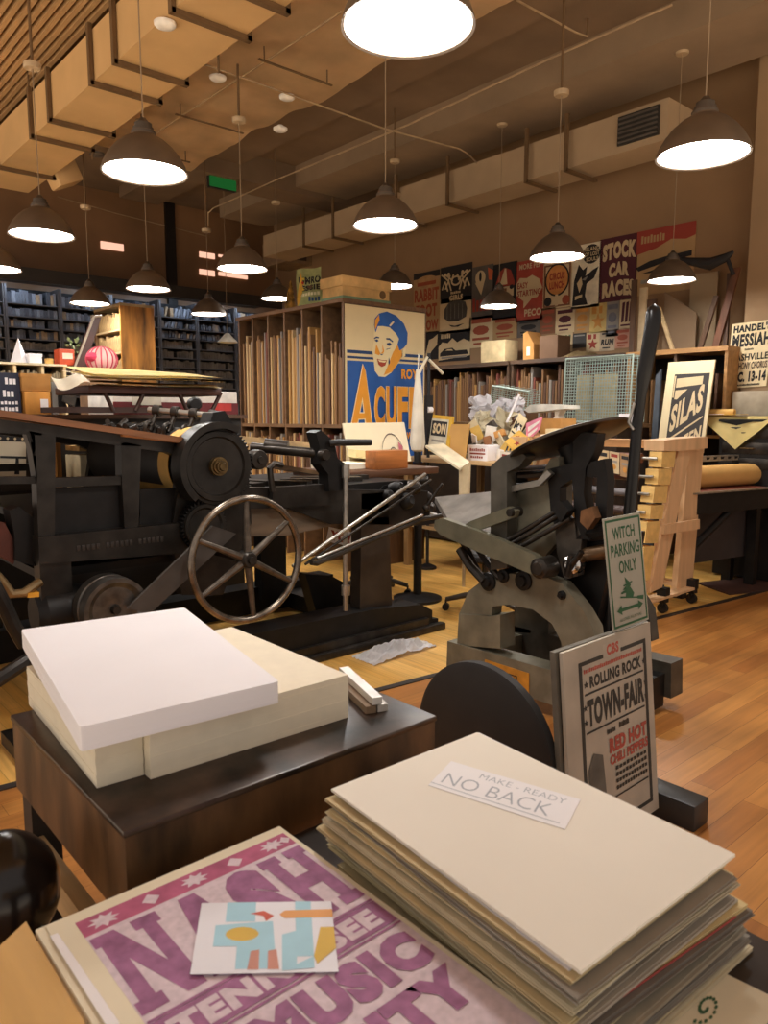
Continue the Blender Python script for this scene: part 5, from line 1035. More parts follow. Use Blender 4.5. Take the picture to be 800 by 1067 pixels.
part('latch', MB().tube([P(660, 448, X=XP-.03), P(655, 440, X=XP-.03), P(661, 420, X=XP-.03)], .007, 6), STEEL, g)
# feed boards, arms, linkage
D_, C_, B_, A_2 = P(473, 551, X=XP-.02), P(512, 549, X=XP-.02), P(513, 512, X=XP+.4), P(453, 518, X=XP+.4)
part('delivery_board', MB().prism([A_2, B_, V((C_.x, C_.y, D_.z)), D_], (0, .0, -.035)), mat('#77716a', .4, .3, .2, 9), t, 'grey worn board')
part('board_support', MB().tube([P(476, 552, X=XP-.02), P(500, 600, X=XP+.1)], .02, 8), IRON3, t)
part('side_arm', MB().pX([(453, 542), (461, 540), (505, 556), (556, 578), (568, 587), (568, 600), (552, 598), (500, 576), (458, 557), (452, 550)], XP-.1, .04), mat('#7d7a66', .42, .5, .12, 9), t)
part('arm_pivot', MB().lathe([(0, .03), (.03, .03), (.036, .02), (.05, .015), (.055, -.08), (0, -.08)], P(563, 592, X=XP-.1), (-1, 0, 0), 24), IRON3, t)
part('upper_arm', MB().pX([(476, 552), (490, 543), (530, 528), (538, 532), (536, 539), (500, 552), (480, 558)], XP-.07, .03), mat('#7d7a66', .42, .5, .12, 9), t)
part('arm_pivot', MB().lathe([(0, .02), (.02, .02), (.026, -.06), (0, -.06)], P(533, 534, X=XP-.07), (-1, 0, 0), 20), IRON3, t)
for q in (((519, 569), (579, 533)), ((523, 573), (592, 531)), ((528, 578), (594, 540))): part('slide_rod', MB().cyl(P(*q[0], X=XP-.03), P(*q[1], X=XP+.02), .013), IRON3, t)
part('rod_guide', MB().pX([(574, 530), (584, 522), (592, 532), (584, 544)], XP-.01, .06), IRON2, t)
for px, py, r in ((509, 606, .05), (546, 605, .05), (586, 620, .022), (525, 600, .035)): part('shaft_boss', MB().lathe([(0, .03), (r*.5, .03), (r*.6, .015), (r, .012), (r, -.04), (0, -.04)], P(px, py, X=XP), (-1, 0, 0), 24), IRON2, t)
part('toggle_link', MB().tube([P(479, 572, X=XP), P(490, 590, X=XP), P(505, 606, X=XP-.02)], .025, 8), IRON3, t); part('toggle_link', MB().tube([P(498, 572, X=XP+.05), P(510, 590, X=XP), P(520, 602, X=XP)], .018, 8), IRON3, t)
part('chrome_cup', MB().lathe([(0, .02), (.03, .03), (.045, .02), (.048, -.03), (0, -.03)], P(597, 588, X=XP+.02), (-1, -.2, .1), 24), BRIGHT, t, 'shiny round cup')
part('cam_plate', MB().pX([(578, 545), (598, 540), (606, 560), (602, 600), (588, 604), (580, 575)], XP+.06, .05), mat('#57514a', .35, .6, .2, 10), t)
part('brass_bracket', MB().pX([(605, 532), (616, 528), (620, 540), (612, 552), (604, 544)], XP-.0, .05), mat('#7a5638', .45, .5, .2, 14), t)
part('drive_shaft', MB().cyl(P(610, 578, X=XP+.1), P(645, 572, X=XP+.1), .035), mat('#6b5238', .4, .5), t)
part('pull_rod', MB().cyl(P(606, 575, X=XP-.02), P(596, 588, X=XP-.02), .014).cyl(P(597, 578, X=XP+.0), P(592, 600, X=XP+.0), .022), IRON3, t)

# black round guard disc on the floor in front of the press
c0 = P(503, 755, X=1.95); RR = .315
t = thing('black_disc', 'big flat black disc standing on edge behind the dark wooden table', 'disc', (1.95, c0.y, 0))
part('disc', MB().lathe([(0, .02), (RR-.02, .02), (RR, .012), (RR, -.02), (0, -.02)], (1.95, c0.y, RR+.002), (-1, 0, 0), 56), mat('#24211f', .55, .2, .15, 6), t)
for d in (-.115, .115): part('floor_stand', MB().mm((1.89, c0.y+d-.035, 0), (2.01, c0.y+d+.035, .1)), IRON2, t)

# crumpled rag by the press base
a, c = P(345, 678, Z=.02), P(405, 656, Z=.02)
solo('crumpled_newspaper', 'crumpled white newsprint lying on the floor against the press base', 'paper', MB().grid(lambda u, v: V((a.x+.05+(c.x-a.x)*u*.95, 3.32+.23*v+.02*u, .006+.07*(max(0, math.sin(PI*min(1, u*1.02)))**.7)*(max(0, math.sin(PI*(.12+.86*v)))**.8)*(.35+1.5*abs(noise.noise(V((u*7, v*5, 2)))))+.012*noise.noise(V((u*20, v*14, 2))))), 40, 22, .004), mat('#efedee', .8, 0, .06, 14))

# ================================================================== ROLLER RACK, RIGHT BED, SIGN STAND
PINE = wood('#d9b184', .55, 'Z', .07); PINEY = wood('#e3bb70', .55, 'Y', .08)
YA = 2.78
t = thing('roller_rack', 'pale pine roller rack on casters with stepped yellow blocks', 'rack', (5.5, 3.5, 0))
def aframe(dy):
    def sh(b): bmesh.ops.translate(b.bm, verts=b.bm.verts, vec=(0, dy, 0)); return b
    part('sloped_leg', sh(MB().pY([(707, 468), (720, 468), (690, 612), (677, 618)], YA, .045)), PINE, t)
    part('upright_leg', sh(MB().pY([(718, 468), (733, 467), (721, 614), (704, 622)], YA+.05, .045)), PINE, t)
    part('top_block', sh(MB().pY([(692, 459), (708, 457), (737, 455), (737, 467), (710, 470), (692, 470)], YA-.03, .16)), PINE, t)
    part('cross_brace', sh(MB().pY([(693, 547), (729, 541), (729, 551), (692, 557)], YA-.03, .028)), PINE, t)
    for q in ([(690, 471), (704, 470), (702, 487), (689, 487)], [(686, 489), (700, 488), (698, 505), (685, 505)], [(682, 507), (696, 506), (694, 524), (680, 524)], [(678, 527), (692, 526), (690, 541), (677, 541)], [(674, 544), (688, 543), (685, 566), (672, 566)], [(671, 570), (682, 569), (677, 604), (668, 606)]):
        part('notched_block', sh(MB().pY(q, YA-.02, .1)), PINEY, t, 'yellowish stepped block' if dy == 0 else None)
    for px, py in ((691, 620), (721, 613)):
        p = P(px, py, Y=YA+.02)+V((0, dy, 0))
        c = part('caster', MB().mm((p.x-.03, p.y-.03, .085), (p.x+.03, p.y+.03, .12)).cyl((p.x-.012, p.y, .04), (p.x-.03, p.y, .09), .012), mat('#26272a', .4, .5), t)
        part('wheel', MB().cyl((p.x-.016, p.y, .04), (p.x+.016, p.y, .04), .04), BLACK, c)
        part('plate', MB().mm((p.x-.035, p.y-.035, .12), (p.x+.035, p.y+.035, .2)), mat('#26272a', .4, .5), t)
aframe(0); aframe(1.25)
za = P(700, 612, Y=YA).z; xa = P(676, 600, Y=YA).x; xb = P(722, 600, Y=YA).x
part('lower_rail', MB().mm((xa, YA+.1, .14), (xa+.09, YA+1.3, .18)), PINE, t); part('lower_rail', MB().mm((xb-.09, YA+.1, .14), (xb, YA+1.3, .18)), PINE, t)
part('end_shelf', MB().mm((xa, YA-.02, .121), (xb, YA+.09, .14)), PINE, t)
part('top_plank', MB().mm((P(694, 460, Y=YA).x, YA+.05, P(700, 463, Y=YA).z-.03), (P(707, 460, Y=YA).x+.02, YA+1.35, P(700, 459, Y=YA).z)), wood('#c08a54', .5, 'Y'), t)
for k, (py, hx, r) in enumerate(((478, '#6a4030', .035), (497, '#5c3428', .035), (515, '#6e6a6c', .03), (534, '#4a3a36', .036), (555, '#3a3634', .03), (585, '#77726c', .03))):
    p = P(686-4*k, py, Y=YA)
    o = part('roller_core', MB().cyl((p.x-.02, YA-.0, p.z), (p.x-.02, YA+1.4, p.z), .012, n=10), STEEL, t)
    part('roller_cover', MB().cyl((p.x-.02, YA+.12, p.z), (p.x-.02, YA+1.2, p.z), r, n=20), mat(hx, .35, .1, .1, 10), o)
# printed cards and cartons behind the rack
for k, (x0, x1, y0, y1, hx) in enumerate(((610, 622, 466, 492, '#e8ddc4'), (623, 634, 468, 494, '#d9b98a'), (635, 645, 470, 492, '#cbb48c'), (646, 656, 472, 496, '#a9845a'), (521, 534, 470, 497, '#e9dfcc'), (586, 600, 470, 488, '#efe6da'))):
    s = Sheet('printed_card', ['white printed card hanging behind the rollers, nearest the ink disc', 'tan printed card second behind the rollers', 'beige printed card third behind the rollers', 'brown card behind the black lever', 'cream printed card behind the platen press post', 'white printed card right under the ink disc'][k], 'card', P(x0, y0, X=5.0), P(x1, y0+2, X=5.0), P(x0, y1, X=4.98), mat(hx, .7), group='printed cards behind the platen press', thick=.006, pname='card')
    s.rect(.15, .1, .85, .25, RED if k % 2 == 0 else INK); s.rect(.2, .4, .8, .5, GRY); s.ell(.5, .7, .2, .12, mat('#c88a3c', .7)); s.done()
# flatbed press at the right edge
BZ = .88
A0, A1 = P(718, 515, Z=BZ), P(808, 508, Z=BZ); dA = (A1-A0).normalized(); nA = V((-dA.y, dA.x, 0)); BD = .42
t = thing('flatbed_press', 'long black flatbed press with a reddish bed and paper roll at the right edge', 'printing press', ((A0.x+A1.x)/2, (A0.y+A1.y)/2+.2, 0))
part('bed_top', MB().prism([A0, A1, A1+nA*BD, A0+nA*BD], (0, 0, -.03)), mat('#7d3f2e', .6, 0, .25, 26, .1), t, 'reddish brown bed surface')
part('side_apron', MB().prism([A0-nA*.02+V((0, 0, .005)), A1-nA*.02+V((0, 0, .005)), A1-nA*.02-V((0, 0, .17)), A0-nA*.02-V((0, 0, .17))], nA*.02), IRON2, t)
part('bed_rail', MB().prism([A0-nA*.05, A1-nA*.05, A1, A0], (0, 0, .012)), STEEL, t)
for f in (.08, .9):
    p = A0.lerp(A1, f)+nA*.1; part('leg', MB().mm((p.x-.04, p.y-.03, 0), (p.x+.04, p.y+.05, BZ-.17)), IRON2, t)
    p = A0.lerp(A1, f)+nA*(BD-.08); part('leg', MB().mm((p.x-.04, p.y-.04, 0), (p.x+.04, p.y+.04, BZ-.03)), IRON2, t)
part('brace', MB().cyl(A0.lerp(A1, .08)+nA*.02-V((0, 0, .45)), A0.lerp(A1, .5)+nA*.02-V((0, 0, .16)), .03), IRON2, t)
part('lower_panel', MB().prism([A0.lerp(A1, .1)+nA*.16-V((0, 0, .17)), A1+nA*.16-V((0, 0, .17)), A1+nA*.16-V((0, 0, .62)), A0.lerp(A1, .1)+nA*.16-V((0, 0, .62))], nA*.02), mat('#3b3432', .6, .1, .12, 6), t)
rc0, rc1 = A0.lerp(A1, .0)+nA*.28+V((0, 0, .1)), A1+dA*.08+nA*.28+V((0, 0, .1))
part('paper_roll', MB().cyl(rc0, rc1, .095, n=36), mat('#d9a860', .75, 0, .04, 5), t, 'tan kraft paper roll')
r0, r1 = A0+nA*.39+V((0, 0, .27)), A1+dA*.1+nA*.39+V((0, 0, .27))
b = MB().prism([r0, r1, r1-V((0, 0, .05)), r0-V((0, 0, .05))], nA*.03)
g = part('gauge_bar', b, mat('#b8b0a4', .35, .7, .1, 20), t, 'steel gauge bar')
for k in range(9): 
    p = r0.lerp(r1, .25+.08*k)-nA*.003
    part('gauge_mark', MB().prism([p-V((0, 0, .012)), p+dA*.05-V((0, 0, .014)), p+dA*.04-V((0, 0, .032)), p+dA*.005-V((0, 0, .036))], nA*.002), INK, g)
for f in (.04, .9): part('bar_post', MB().cyl(r0.lerp(r1, f)-V((0, 0, .27))+nA*.015, r0.lerp(r1, f)-V((0, 0, .05))+nA*.015, .014), IRON2, t)

q = [P(726, 607, Z=.012), P(762, 603, Z=.012), P(806, 598, Z=.012), P(806, 614, Z=.012), P(760, 619, Z=.012)]
solo('floor_mat', 'dark brown sheet lying on the floor under the flatbed press', 'mat', MB().prism(q, (0, 0, -.01)), mat('#4a3028', .6, 0, .15, 6))

# sign stand
YS = 1.33
sl = P(586, 682, Y=YS).x; sr = P(679, 648, Y=YS).x; bz = .045
t = thing('sign_stand', 'floor stand with dark foot carrying a weathered fair poster', 'sign', ((sl+sr)/2, YS, 0))
zt = (P(586, 682, Y=YS).z+P(679, 648, Y=YS).z)/2
pl0, pr0, pb0 = P(586, 682, Y=YS+.05), P(677, 648, Y=YS+.05), P(686, 846, Y=YS-.03); sl = pl0.x; sr = pr0.x; zt = (pl0.z+pr0.z)/2; lean = pb0.x-pr0.x
s = Sheet('', '', '', (sl, YS+.05, zt), (sr, YS+.05, zt+.004), (sl+lean, YS-.03, bz), mat('#b9b0a0', .6, 0, .08, 6), thick=.014, parent=t, pname='poster_board')
DK = mat('#3a3934', .7, 0, .15, 12); RD2 = mat('#b8584a', .7, 0, .1, 12)
s.frame(.15, .075, .93, .94, .035, .02, DK); s.rect(.42, .03, .62, .1, mat('#b9b0a0', .6)); s.text('CBS', .46, .035, .6, .09, RD2, .05)
s.bars(34, .2, .115, .88, .135, RD2); s.text('ROLLING ROCK', .26, .155, .86, .215, DK, .05); s.rect(.2, .232, .88, .242, DK)
s.star(.22, .19, .03, .02, DK); s.star(.89, .19, .02, .02, DK)
s.text('TOWN-FAIR', .22, .265, .88, .4, DK, .05); s.rect(.2, .418, .88, .428, DK)
for x, y in ((.2, .3), (.9, .3), (.2, .37), (.9, .37)): s.star(x, y, .025, .018, DK)
s.bars(6, .42, .45, .52, .475, DK); s.bars(8, .56, .44, .68, .47, DK)
s.text('RED HOT', .44, .5, .885, .575, RD2, .06); s.text('CHILI PEPPERS', .44, .585, .895, .635, RD2, .04)
for k in range(4): s.bars(9+k, .5, .65+.033*k, .88, .67+.033*k, DK)
s.rect(.48, .795, .88, .803, DK)
s.poly([(.2, .93), (.2, .6), (.26, .53), (.36, .56), (.38, .75), (.42, .93)], mat('#6a675f', .7, 0, .2, 9)); s.rect(.15, .9, .6, .93, mat('#8a8478', .7)); s.done()
part('backing_board', MB().prism([V((sl-.015, YS+.07, zt)), V((sr+.02, YS+.07, zt)), V((sr+.02+lean, YS-.01, bz)), V((sl-.015+lean, YS-.01, bz))], (0, .02, 0)), mat('#6a655a', .6), t)
b = MB().mm((sr+lean+.015, YS-.16, 0), (sr+lean+.125, YS+.2, .1), bev=.006); part('foot', b, mat('#3a3a3a', .4, .2, .1, 8), t)
part('foot', MB().mm((sl+lean-.08, YS-.16, 0), (sl+lean-.005, YS+.0, .1), bev=.006), mat('#3a3a3a', .4, .2, .1, 8), t)
part('post', MB().prism([V((sr-.17, YS+.095, .04)), V((sr-.13, YS+.095, .04)), V((sr-.15, YS+.105, zt+.25)), V((sr-.19, YS+.105, zt+.25))], (0, .01, 0)), IRON2, t); part('cross_bar', MB().mm((sl+lean-.02, YS+.11, .02), (sr+lean+.03, YS+.15, .06)), IRON2, t)
# green and white parking sign
a, b_, c = P(628, 541, Y=YS+.085), P(664, 534, Y=YS+.085), P(639, 659, Y=YS+.06); d_ = P(678, 648, Y=YS+.06)
w0 = (d_.x-c.x+b_.x-a.x)/2
s = Sheet('parking_sign', 'grey white metal sign reading WITCH PARKING ONLY in green', 'sign', (a.x, YS+.085, a.z), (a.x+w0, YS+.085, a.z+.004), (c.x, YS+.06, c.z), mat('#a9a89a', .45, .1, .04, 6), thick=.004, pname='sign_plate')
SG = mat('#1d5a36', .5, 0, .05, 10)
s.frame(.03, .02, .97, .98, .035, .02, SG); s.text('WITCH', .2, .09, .8, .2, SG, .02); s.text('PARKING', .12, .24, .9, .35, SG, .02); s.text('ONLY', .3, .395, .78, .505, SG, .02)
for q in ([(.44, .605), (.42, .545), (.54, .6)], [(.36, .615), (.6, .595), (.62, .605), (.38, .628)], [(.45, .615), (.55, .605), (.57, .63), (.53, .65), (.46, .645)], [(.45, .62), (.34, .655), (.46, .665)], [(.44, .645), (.55, .645), (.64, .71), (.6, .745), (.4, .735)], [(.44, .655), (.28, .675), (.3, .69), (.46, .685)], [(.26, .705), (.78, .76), (.78, .772), (.26, .72)], [(.72, .745), (.9, .755), (.88, .795), (.72, .772)]): s.poly(q, SG)
s.poly([(.14, .83), (.27, .785), (.27, .815), (.73, .815), (.73, .785), (.86, .83), (.73, .875), (.73, .845), (.27, .845), (.27, .875)], SG); s.text('ALL OTHERS WILL BE TOAD', .2, .905, .8, .93, SG, .0); s.done()

# ================================================================== FOREGROUND: dark table, paper reams, print stacks
TBZ = .9
DW = mat('#42342a', .3, .2, .5, 11, .12); DW2 = mat('#5a4028', .4, .15, .55, 13, .15, (1, 1, .3))
x0, x1, y0, y1 = .389, 1.036, 1.017, 1.59
t = thing('wooden_table', 'dark stained wooden table with deep apron under the white paper reams', 'table', ((x0+x1)/2, (y0+y1)/2, 0))
part('tabletop', MB().mm((x0, y0, TBZ-.012), (x1, y1, TBZ), bev=.003), DW, t)
part('apron', MB().mm((x0+.003, y0+.003, TBZ-.155), (x1-.003, y1-.003, TBZ-.0125)), DW2, t)
for x in (x0+.01, x1-.07):
    for y in (y0+.01, y1-.07): part('leg', MB().mm((x, y, 0), (x+.055, y+.055, TBZ-.155)), mat('#231a14', .5, 0, .2, 8), t)
part('stretcher', MB().mm((x0+.0, y0+.066, .60), (x0+.03, y1-.071, .66)), wood('#c9a878', .5, 'Y'), t, 'pale wooden stretcher')
part('lower_shelf', MB().mm((x0+.04, y0+.07, .3), (x1-.04, y1-.07, .32)), DW2, t)
solo('dark_bottle', 'dim greenish bundle on the lower shelf of the dark wooden table', 'bundle', MB().lathe([(0, 0), (.05, 0), (.055, .02), (.055, .2), (.02, .26), (.02, .3), (0, .3)], (x0+.12, y0+.25, .322)), mat('#4a4a2a', .4, 0, .1, 8))
# lower cream stack (two ream blocks) and upper white ream
def ream(name, label, px, z0, z1, m, extra=None, group=None, jit=.0015, n=14):
    b = MB(); r2 = random.Random(len(label)); pts = [P(*q, Z=z0) for q in px]
    for k in range(n):
        za = z0+(z1-z0)*k/n+.0001; dx, dy = r2.uniform(-jit, jit), r2.uniform(-jit, jit)
        b.prism([V((p.x+dx, p.y+dy, za)) for p in pts], (0, 0, (z1-z0)/n-.0003))
    return b
zc = TBZ+.083
base = [P(101, 822, Z=TBZ), P(150, 808, Z=TBZ), P(155, 811, Z=TBZ), P(363, 748, Z=TBZ)]
b = MB(); r2 = random.Random(5)
q0 = base[0]; qr = base[3]; back = 1.56
LB = P(22, 727, Z=TBZ)
for k in range(16):
    za = TBZ+.0008+(zc-TBZ)*k/16; dx, dy = r2.uniform(-.0005, .0005), r2.uniform(-.0005, .0005)
    b.prism([V((p[0]+dx, p[1]+dy, za)) for p in ((q0.x, q0.y), (base[1].x, base[1].y), (base[1].x, back+.06), (LB.x, back+.06))], (0, 0, (zc-TBZ)/16-.00002))
solo('paper_ream', 'left block of cream paper sheets under the white ream on the dark table', 'paper', b, mat('#e6dcc4', .8, 0, .02, 30))
b = MB()
for k in range(16):
    za = TBZ+.0008+(zc-TBZ+.006)*k/16; dx, dy = r2.uniform(-.0005, .0005), r2.uniform(-.0005, .0005)
    b.prism([V((p[0]+dx, p[1]+dy, za)) for p in ((base[1].x+.002, base[2].y-.008), (qr.x, qr.y), (qr.x, back+.02), (base[1].x+.002, back+.02))], (0, 0, (zc-TBZ+.006)/16-.00002))
solo('paper_ream', 'right block of cream paper sheets reaching out beyond the white ream', 'paper', b, mat('#eae0c8', .8, 0, .02, 30))
zw0, zw1 = zc+.0075, zc+.047
wq = [P(83, 758, Z=zw1), P(291, 710, Z=zw1), P(192, 633, Z=zw1), P(22, 656, Z=zw1)]
b = MB(); cx_ = sum((p for p in wq), V())/4
for k in range(12):
    za = zw0+(zw1-zw0)*k/12; dx, dy = r2.uniform(-.0003, .0003), r2.uniform(-.0003, .0003)
    pts = []
    for i, p in enumerate(wq):
        a_, c_ = wq[i-1], wq[(i+1) % 4]; e1 = (a_-p).normalized()*.008; e2 = (c_-p).normalized()*.008
        pts += [p+e1, p+(e1+e2)*.25, p+e2]
    b.prism([V((p.x+dx, p.y+dy, za)) for p in pts], (0, 0, (zw1-zw0)/12-.00002))
solo('paper_ream', 'bright white paper ream on top of the cream paper on the dark table', 'paper', b, mat('#f0eef2', .75, 0, .01, 6))
for k, (hx, lb, dx, dz) in enumerate((('#cfc9bf', 'pale metal printers rule, outermost of three bars beside the reams', .0, 0), ('#8a735a', 'brown wooden printers rule, middle of three bars beside the reams', -.026, 0), ('#e6e2dc', 'white enamelled bar on top of the other two beside the reams', -.012, .017))):
    a, c = P(404, 741, Z=TBZ), P(368, 708, Z=TBZ); d = (c-a).normalized(); n_ = V((d.y, -d.x, 0)); a = a+n_*dx*1+V((0, 0, dz+.001)); c = c+n_*dx+V((0, 0, dz+.001))
    solo('printers_rule', lb, 'bar', MB().prism([a, a+n_*-.022, c+n_*-.022, c], (0, 0, .015)), mat(hx, .4, .2 if k != 1 else 0, .1, 14), 'bars beside the paper reams')
# lower print table
LTZ = .80
t = thing('print_table', 'low dark table edge holding the poster stacks in the foreground', 'table', (.65, .6, 0))
part('tabletop', MB().mm((.245, .2, LTZ-.03), (1.0, .99, LTZ), bev=.003), mat('#2b211a', .5, 0, .2, 6), t)
for x in (.26, .93):
    for y in (.22, .92): part('leg', MB().mm((x, y, 0), (x+.055, y+.055, LTZ-.03)), mat('#231a14', .5, 0, .2, 8), t)
# stack with the purple poster
NZ = .85
NTL, NTR, NBL = P(36, 968, Z=NZ), P(290, 860, Z=NZ), P(36, 968, Z=NZ)
nw = (NTR-NTL).length; ux = V((1, 0, 0)); nh = .56
for k in range(5):
    dx, dy = r2.uniform(-.006, .004), r2.uniform(-.012, .0)
    zz = LTZ+.001+k*.0095
    solo('poster_sheets', ['lowest', 'second', 'third', 'fourth', 'topmost plain'][k]+' bundle of cream sheets under the purple city poster', 'paper', MB().prism([V((NTL.x+dx, NTL.y+dy, zz)), V((NTR.x+dx, NTL.y+dy, zz)), V((NTR.x+dx, NTL.y-nh+dy, zz)), V((NTL.x+dx, NTL.y-nh+dy, zz))], (0, 0, .0092)), (CREAM, PAPER)[k % 2], 'sheets under the purple city poster')
solo('white_strip', 'narrow white paper strip at the left edge of the purple poster stack', 'paper', MB().prism([P(52, 975, Z=NZ+.002), P(60, 972, Z=NZ+.002), P(125, 1066, Z=NZ+.002), P(112, 1070, Z=NZ+.002)], (0, 0, -.0008)), WHITE)
PUR = mat('#a06890', .75, 0, .14, 45); PURL = mat('#dccbd4', .8, 0, .07, 90); MAG = mat('#b85f80', .75, 0, .12, 30)
s = Sheet('city_poster', 'cream poster printed NASH TENNESSEE MUSIC in purple, top of the front left stack', 'poster', (NTL.x+.012, NTL.y-.004, NZ), (NTR.x, NTL.y-.004, NZ), (NTL.x+.012, NTL.y-nh, NZ), CREAM, thick=.0012, pname='poster_paper')
s.N = V((0, 0, 1))
s.rect(.085, .035, .98, .97, PURL)
s.rect(.085, .035, .98, .1, MAG)
for k in range(5):
    cx = .17+.18*k
    if k % 2 == 0:
        s.star(cx, .0675, .06, .026, PURL, 8, .55)
    else: s.poly([(cx-.035, .0675), (cx, .045), (cx+.035, .0675), (cx, .09)], PURL)
s.poly([(.93, .0675), (.955, .05), (.98, .0675), (.955, .085)], PURL)
def G(ps, x0, x1, y0=.115, y1=.4, m=PUR):
    for p in ps: s.poly([(x0+(x1-x0)*x, y1+(y0-y1)*y) for x, y in p], m, 'lettering')
r4 = lambda a, b, c, d: [(a, b), (c, b), (c, d), (a, d)]
G([r4(.08, 0, .30, 1), r4(.70, 0, .92, 1), [(.08, 1), (.36, 1), (.92, 0), (.64, 0)], r4(0, 0, .38, .14), r4(0, .86, .3, 1), r4(.6, .86, 1, 1)], .09, .33)
G([[(.36, 1), (.64, 1), (.96, 0), (.68, 0)], [(.36, 1), (.64, 1), (.32, 0), (.06, 0)], r4(.25, .24, .72, .38), r4(0, 0, .4, .12), r4(.58, 0, 1, .12)], .335, .575)
s.text('S', .58, .11, .755, .405, PUR, .09)
G([r4(.08, 0, .34, 1), r4(.66, 0, .92, 1), r4(.3, .4, .7, .6), r4(0, 0, .42, .13), r4(.58, 0, 1, .13), r4(0, .87, .42, 1), r4(.58, .87, 1, 1)], .765, .975)
s.rect(.09, .42, .975, .428, PUR); s.rect(.09, .43, .975, .52, PUR); s.text('TENNESSEE', .13, .442, .93, .508, PURL, .06); s.rect(.09, .525, .975, .532, PUR)
s.text('MUSIC', .3, .55, .95, .67, PUR, .08, arch=.0); s.text('CITY', .42, .69, .95, .8, PUR, .08)
s.poly([(.1, .56), (.26, .55), (.24, .7), (.12, .76)], PUR); s.done()
# colourful card
cz = NZ+.004
s = Sheet('picture_card', 'small white card with a blue and yellow cut paper picture on the purple poster', 'card', P(210, 941, Z=cz), P(345, 939, Z=cz), P(198, 1015, Z=cz), mat('#e8e8f0', .5, 0, .01, 5), thick=.0006, pname='card'); s.N = V((0, 0, 1))
LBL = mat('#a8d6e8', .6, 0, .03, 20); YL = mat('#d9b23c', .6, 0, .03, 20); OR = mat('#e6a45a', .6, 0, .03, 20)
s.poly([(.2, .0), (.42, 0), (.42, .3), (.2, .3)], LBL); s.poly([(.13, .35), (.55, .3), (.58, .95), (.3, .95), (.3, .65), (.13, .65)], LBL); s.ell(.33, .48, .12, .1, YL); s.poly([(.38, .18), (.48, .14), (.56, .22), (.5, .3), (.48, .22)], mat('#d2573a', .6)); s.poly([(.4, .72), (.46, .7), (.46, .96), (.38, .96)], mat('#c88a78', .6)); s.poly([(.52, .72), (.58, .7), (.6, .96), (.52, .96)], mat('#c88a78', .6))
s.poly([(.72, .0), (.84, 0), (.84, .8), (.72, .8)], LBL); s.poly([(.6, .2), (.64, .14), (1, .13), (1, .25), (.64, .26)], OR); s.poly([(.9, .4), (1, .4), (1, .7), (.86, .9), (.84, .8)], YL); s.poly([(.62, .5), (.72, .45), (.72, .9), (.84, .8), (.84, .95), (.62, .98)], LBL); s.done()
# NO BACK stack
BZ2 = .93
bq = [P(345, 822, Z=BZ2), P(497, 763, Z=BZ2), P(766, 890, Z=BZ2), P(605, 1012, Z=BZ2)]
cols = ['#cfc3a4', '#b9ad94', '#d8c79c', '#8f887c', '#c9b58a', '#a59a86', '#dccb9e', '#9a9182', '#c4b898', '#776f66', '#d6c08c', '#aaa092', '#cdbb90', '#8c8478']
NS = 20; zb = LTZ+.001; hst = (BZ2-.0045-zb)/NS
cb = sum((p for p in bq), V())/4
NTH = ['lowest', 'second', 'third', 'fourth', 'fifth', 'sixth', 'seventh', 'eighth', 'ninth', 'tenth', 'eleventh', 'twelfth', 'thirteenth', 'fourteenth', 'fifteenth', 'sixteenth', 'seventeenth', 'eighteenth', 'nineteenth', 'uppermost']
for k in range(NS):
    r2.seed(k+40); rot = r2.uniform(-.022, .022); sx, sy = r2.uniform(-.014, .008), r2.uniform(-.016, .01)
    if k in (9, 10): sx += .022; sy -= .012; rot = -.05
    if k < 6: sy -= .01; sx += .006
    if 11 < k < 18: sx -= .012
    P4 = []
    for p in bq:
        d = p-cb; d = V((d.x*math.cos(rot)-d.y*math.sin(rot), d.x*math.sin(rot)+d.y*math.cos(rot), 0))*(.985+r2.uniform(-.012, .012)); P4.append(V((cb.x+d.x+sx, cb.y+d.y+sy, zb+k*hst)))
    b = MB(); nsub = 4
    for q in range(nsub):
        o = V((r2.uniform(-.0035, .0035), r2.uniform(-.0035, .0035), hst*q/nsub)); b.prism([p+o for p in P4], (0, 0, hst/nsub*.92))
    solo('proof_sheets', '%s bundle%s of worn proof sheets from the bottom of the handwritten note stack' % (NTH[k], ' (red lined)' if k == 10 else ''), 'paper', b, mat(cols[k % 14] if k < 19 else '#ece8ea', .8, 0, .08, 12), 'proof sheets in the handwritten note stack')
    if k == 10:
        e0, e1 = P4[2], P4[3]; inn = (P4[1]-P4[2]).normalized()*.012; zt_ = V((0, 0, hst*.3)); ou = -inn.normalized()*.0042
        b = MB().prism([e0.lerp(e1, .1)+ou+zt_, e0.lerp(e1, .8)+ou+zt_, e0.lerp(e1, .8)+ou*1.2+zt_, e0.lerp(e1, .1)+ou*1.2+zt_], (0, 0, hst*.45)); solo('red_strip', 'thin red printed strip along the edge of the jutting proof sheets', 'strip', b, mat('#9a3a34', .7))
solo('white_sheet', 'plain white sheet lying between the purple poster and the handwritten note stack', 'paper', MB().prism([P(420, 925, Z=NZ+.0025), P(470, 945, Z=NZ+.0025), P(585, 1040, Z=NZ+.0025), P(560, 1052, Z=NZ+.0025)], (0, 0, -.0006)), WHITE)
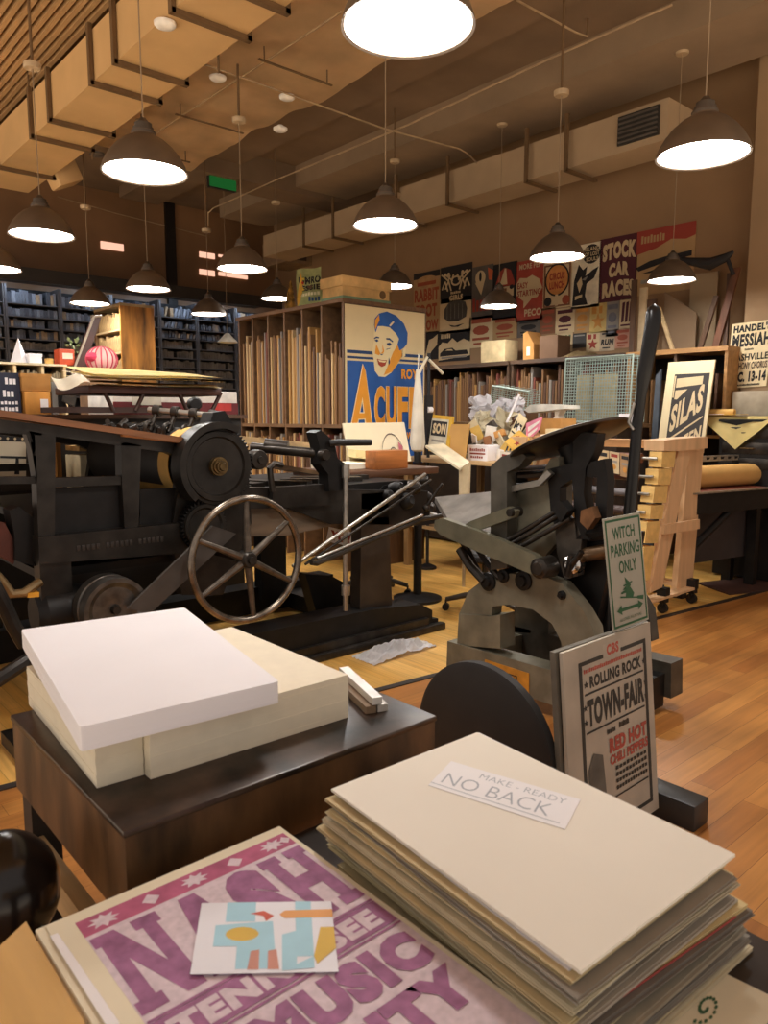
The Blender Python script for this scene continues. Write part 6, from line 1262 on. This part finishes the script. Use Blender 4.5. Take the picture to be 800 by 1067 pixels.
solo('cover_sheet', 'large cream cover board on top of the handwritten note stack', 'board', MB().prism([p-V((0, 0, .0)) for p in bq], (0, 0, -.004)), mat('#e6dfd0', .75, 0, .015, 4))
s = Sheet('paper_note', 'white paper slip handwritten MAKE-READY NO BACK on the cream cover board', 'note', P(470, 793, Z=BZ2+.001), P(605, 833, Z=BZ2+.001), P(446, 818, Z=BZ2+.001), mat('#ebe9ea', .7, 0, 0), thick=.0006, pname='note'); s.N = V((0, 0, 1))
PEN = mat('#a3a9b0', .6, 0, 0); s.text('MAKE - READY', .28, .12, .92, .3, PEN, -.012); s.text('NO BACK', .06, .42, .86, .8, PEN, -.012); s.rect(.0, .88, .95, .9, PEN); s.done()
# pale print with green scroll lying lower at the right corner
s = Sheet('scroll_print', 'cream print with a green scroll at the lower right corner of the print table', 'print', P(735, 1004, Z=LTZ+.0005), P(812, 1042, Z=LTZ+.0005), P(680, 1085, Z=LTZ+.0005), mat('#e2d8bc', .75, 0, .02, 5), thick=.0004, pname='print'); s.N = V((0, 0, 1))
for k in range(20):
    th = k*.42; r_ = .03+.008*k; s.ell(.3+r_*math.cos(th)*.8, .45+r_*math.sin(th), .02, .024, mat('#3f6a4c', .6), 7)
s.done()
# tan rail and dark rounded chair at the lower left corner
b = MB().prism([P(0, 985, Z=.845), P(27, 960, Z=.845), P(92, 1072, Z=.845), P(62, 1090, Z=.845), P(-30, 1090, Z=.845)], (0, 0, -.045)); solo('tan_board', 'tan board edge beside the purple poster stack at the lower left', 'board', b, wood('#d0a256', .5, 'Y', .1))
p = P(4, 930, Z=.74)
t = thing('padded_stool', 'glossy black rounded seat at the lower left corner', 'stool', (p.x, p.y, 0))
part('seat', MB().sph((p.x, p.y, .74), .085, (1, 1, 1.15), 28), mat('#17110f', .22, 0, .2, 6), t); part('column', MB().cyl((p.x, p.y, .05), (p.x, p.y, .68), .022), IRON2, t); part('base', MB().lathe([(0, 0), (.16, 0), (.16, .02), (.03, .05), (0, .05)], (p.x, p.y, 0)), IRON2, t)
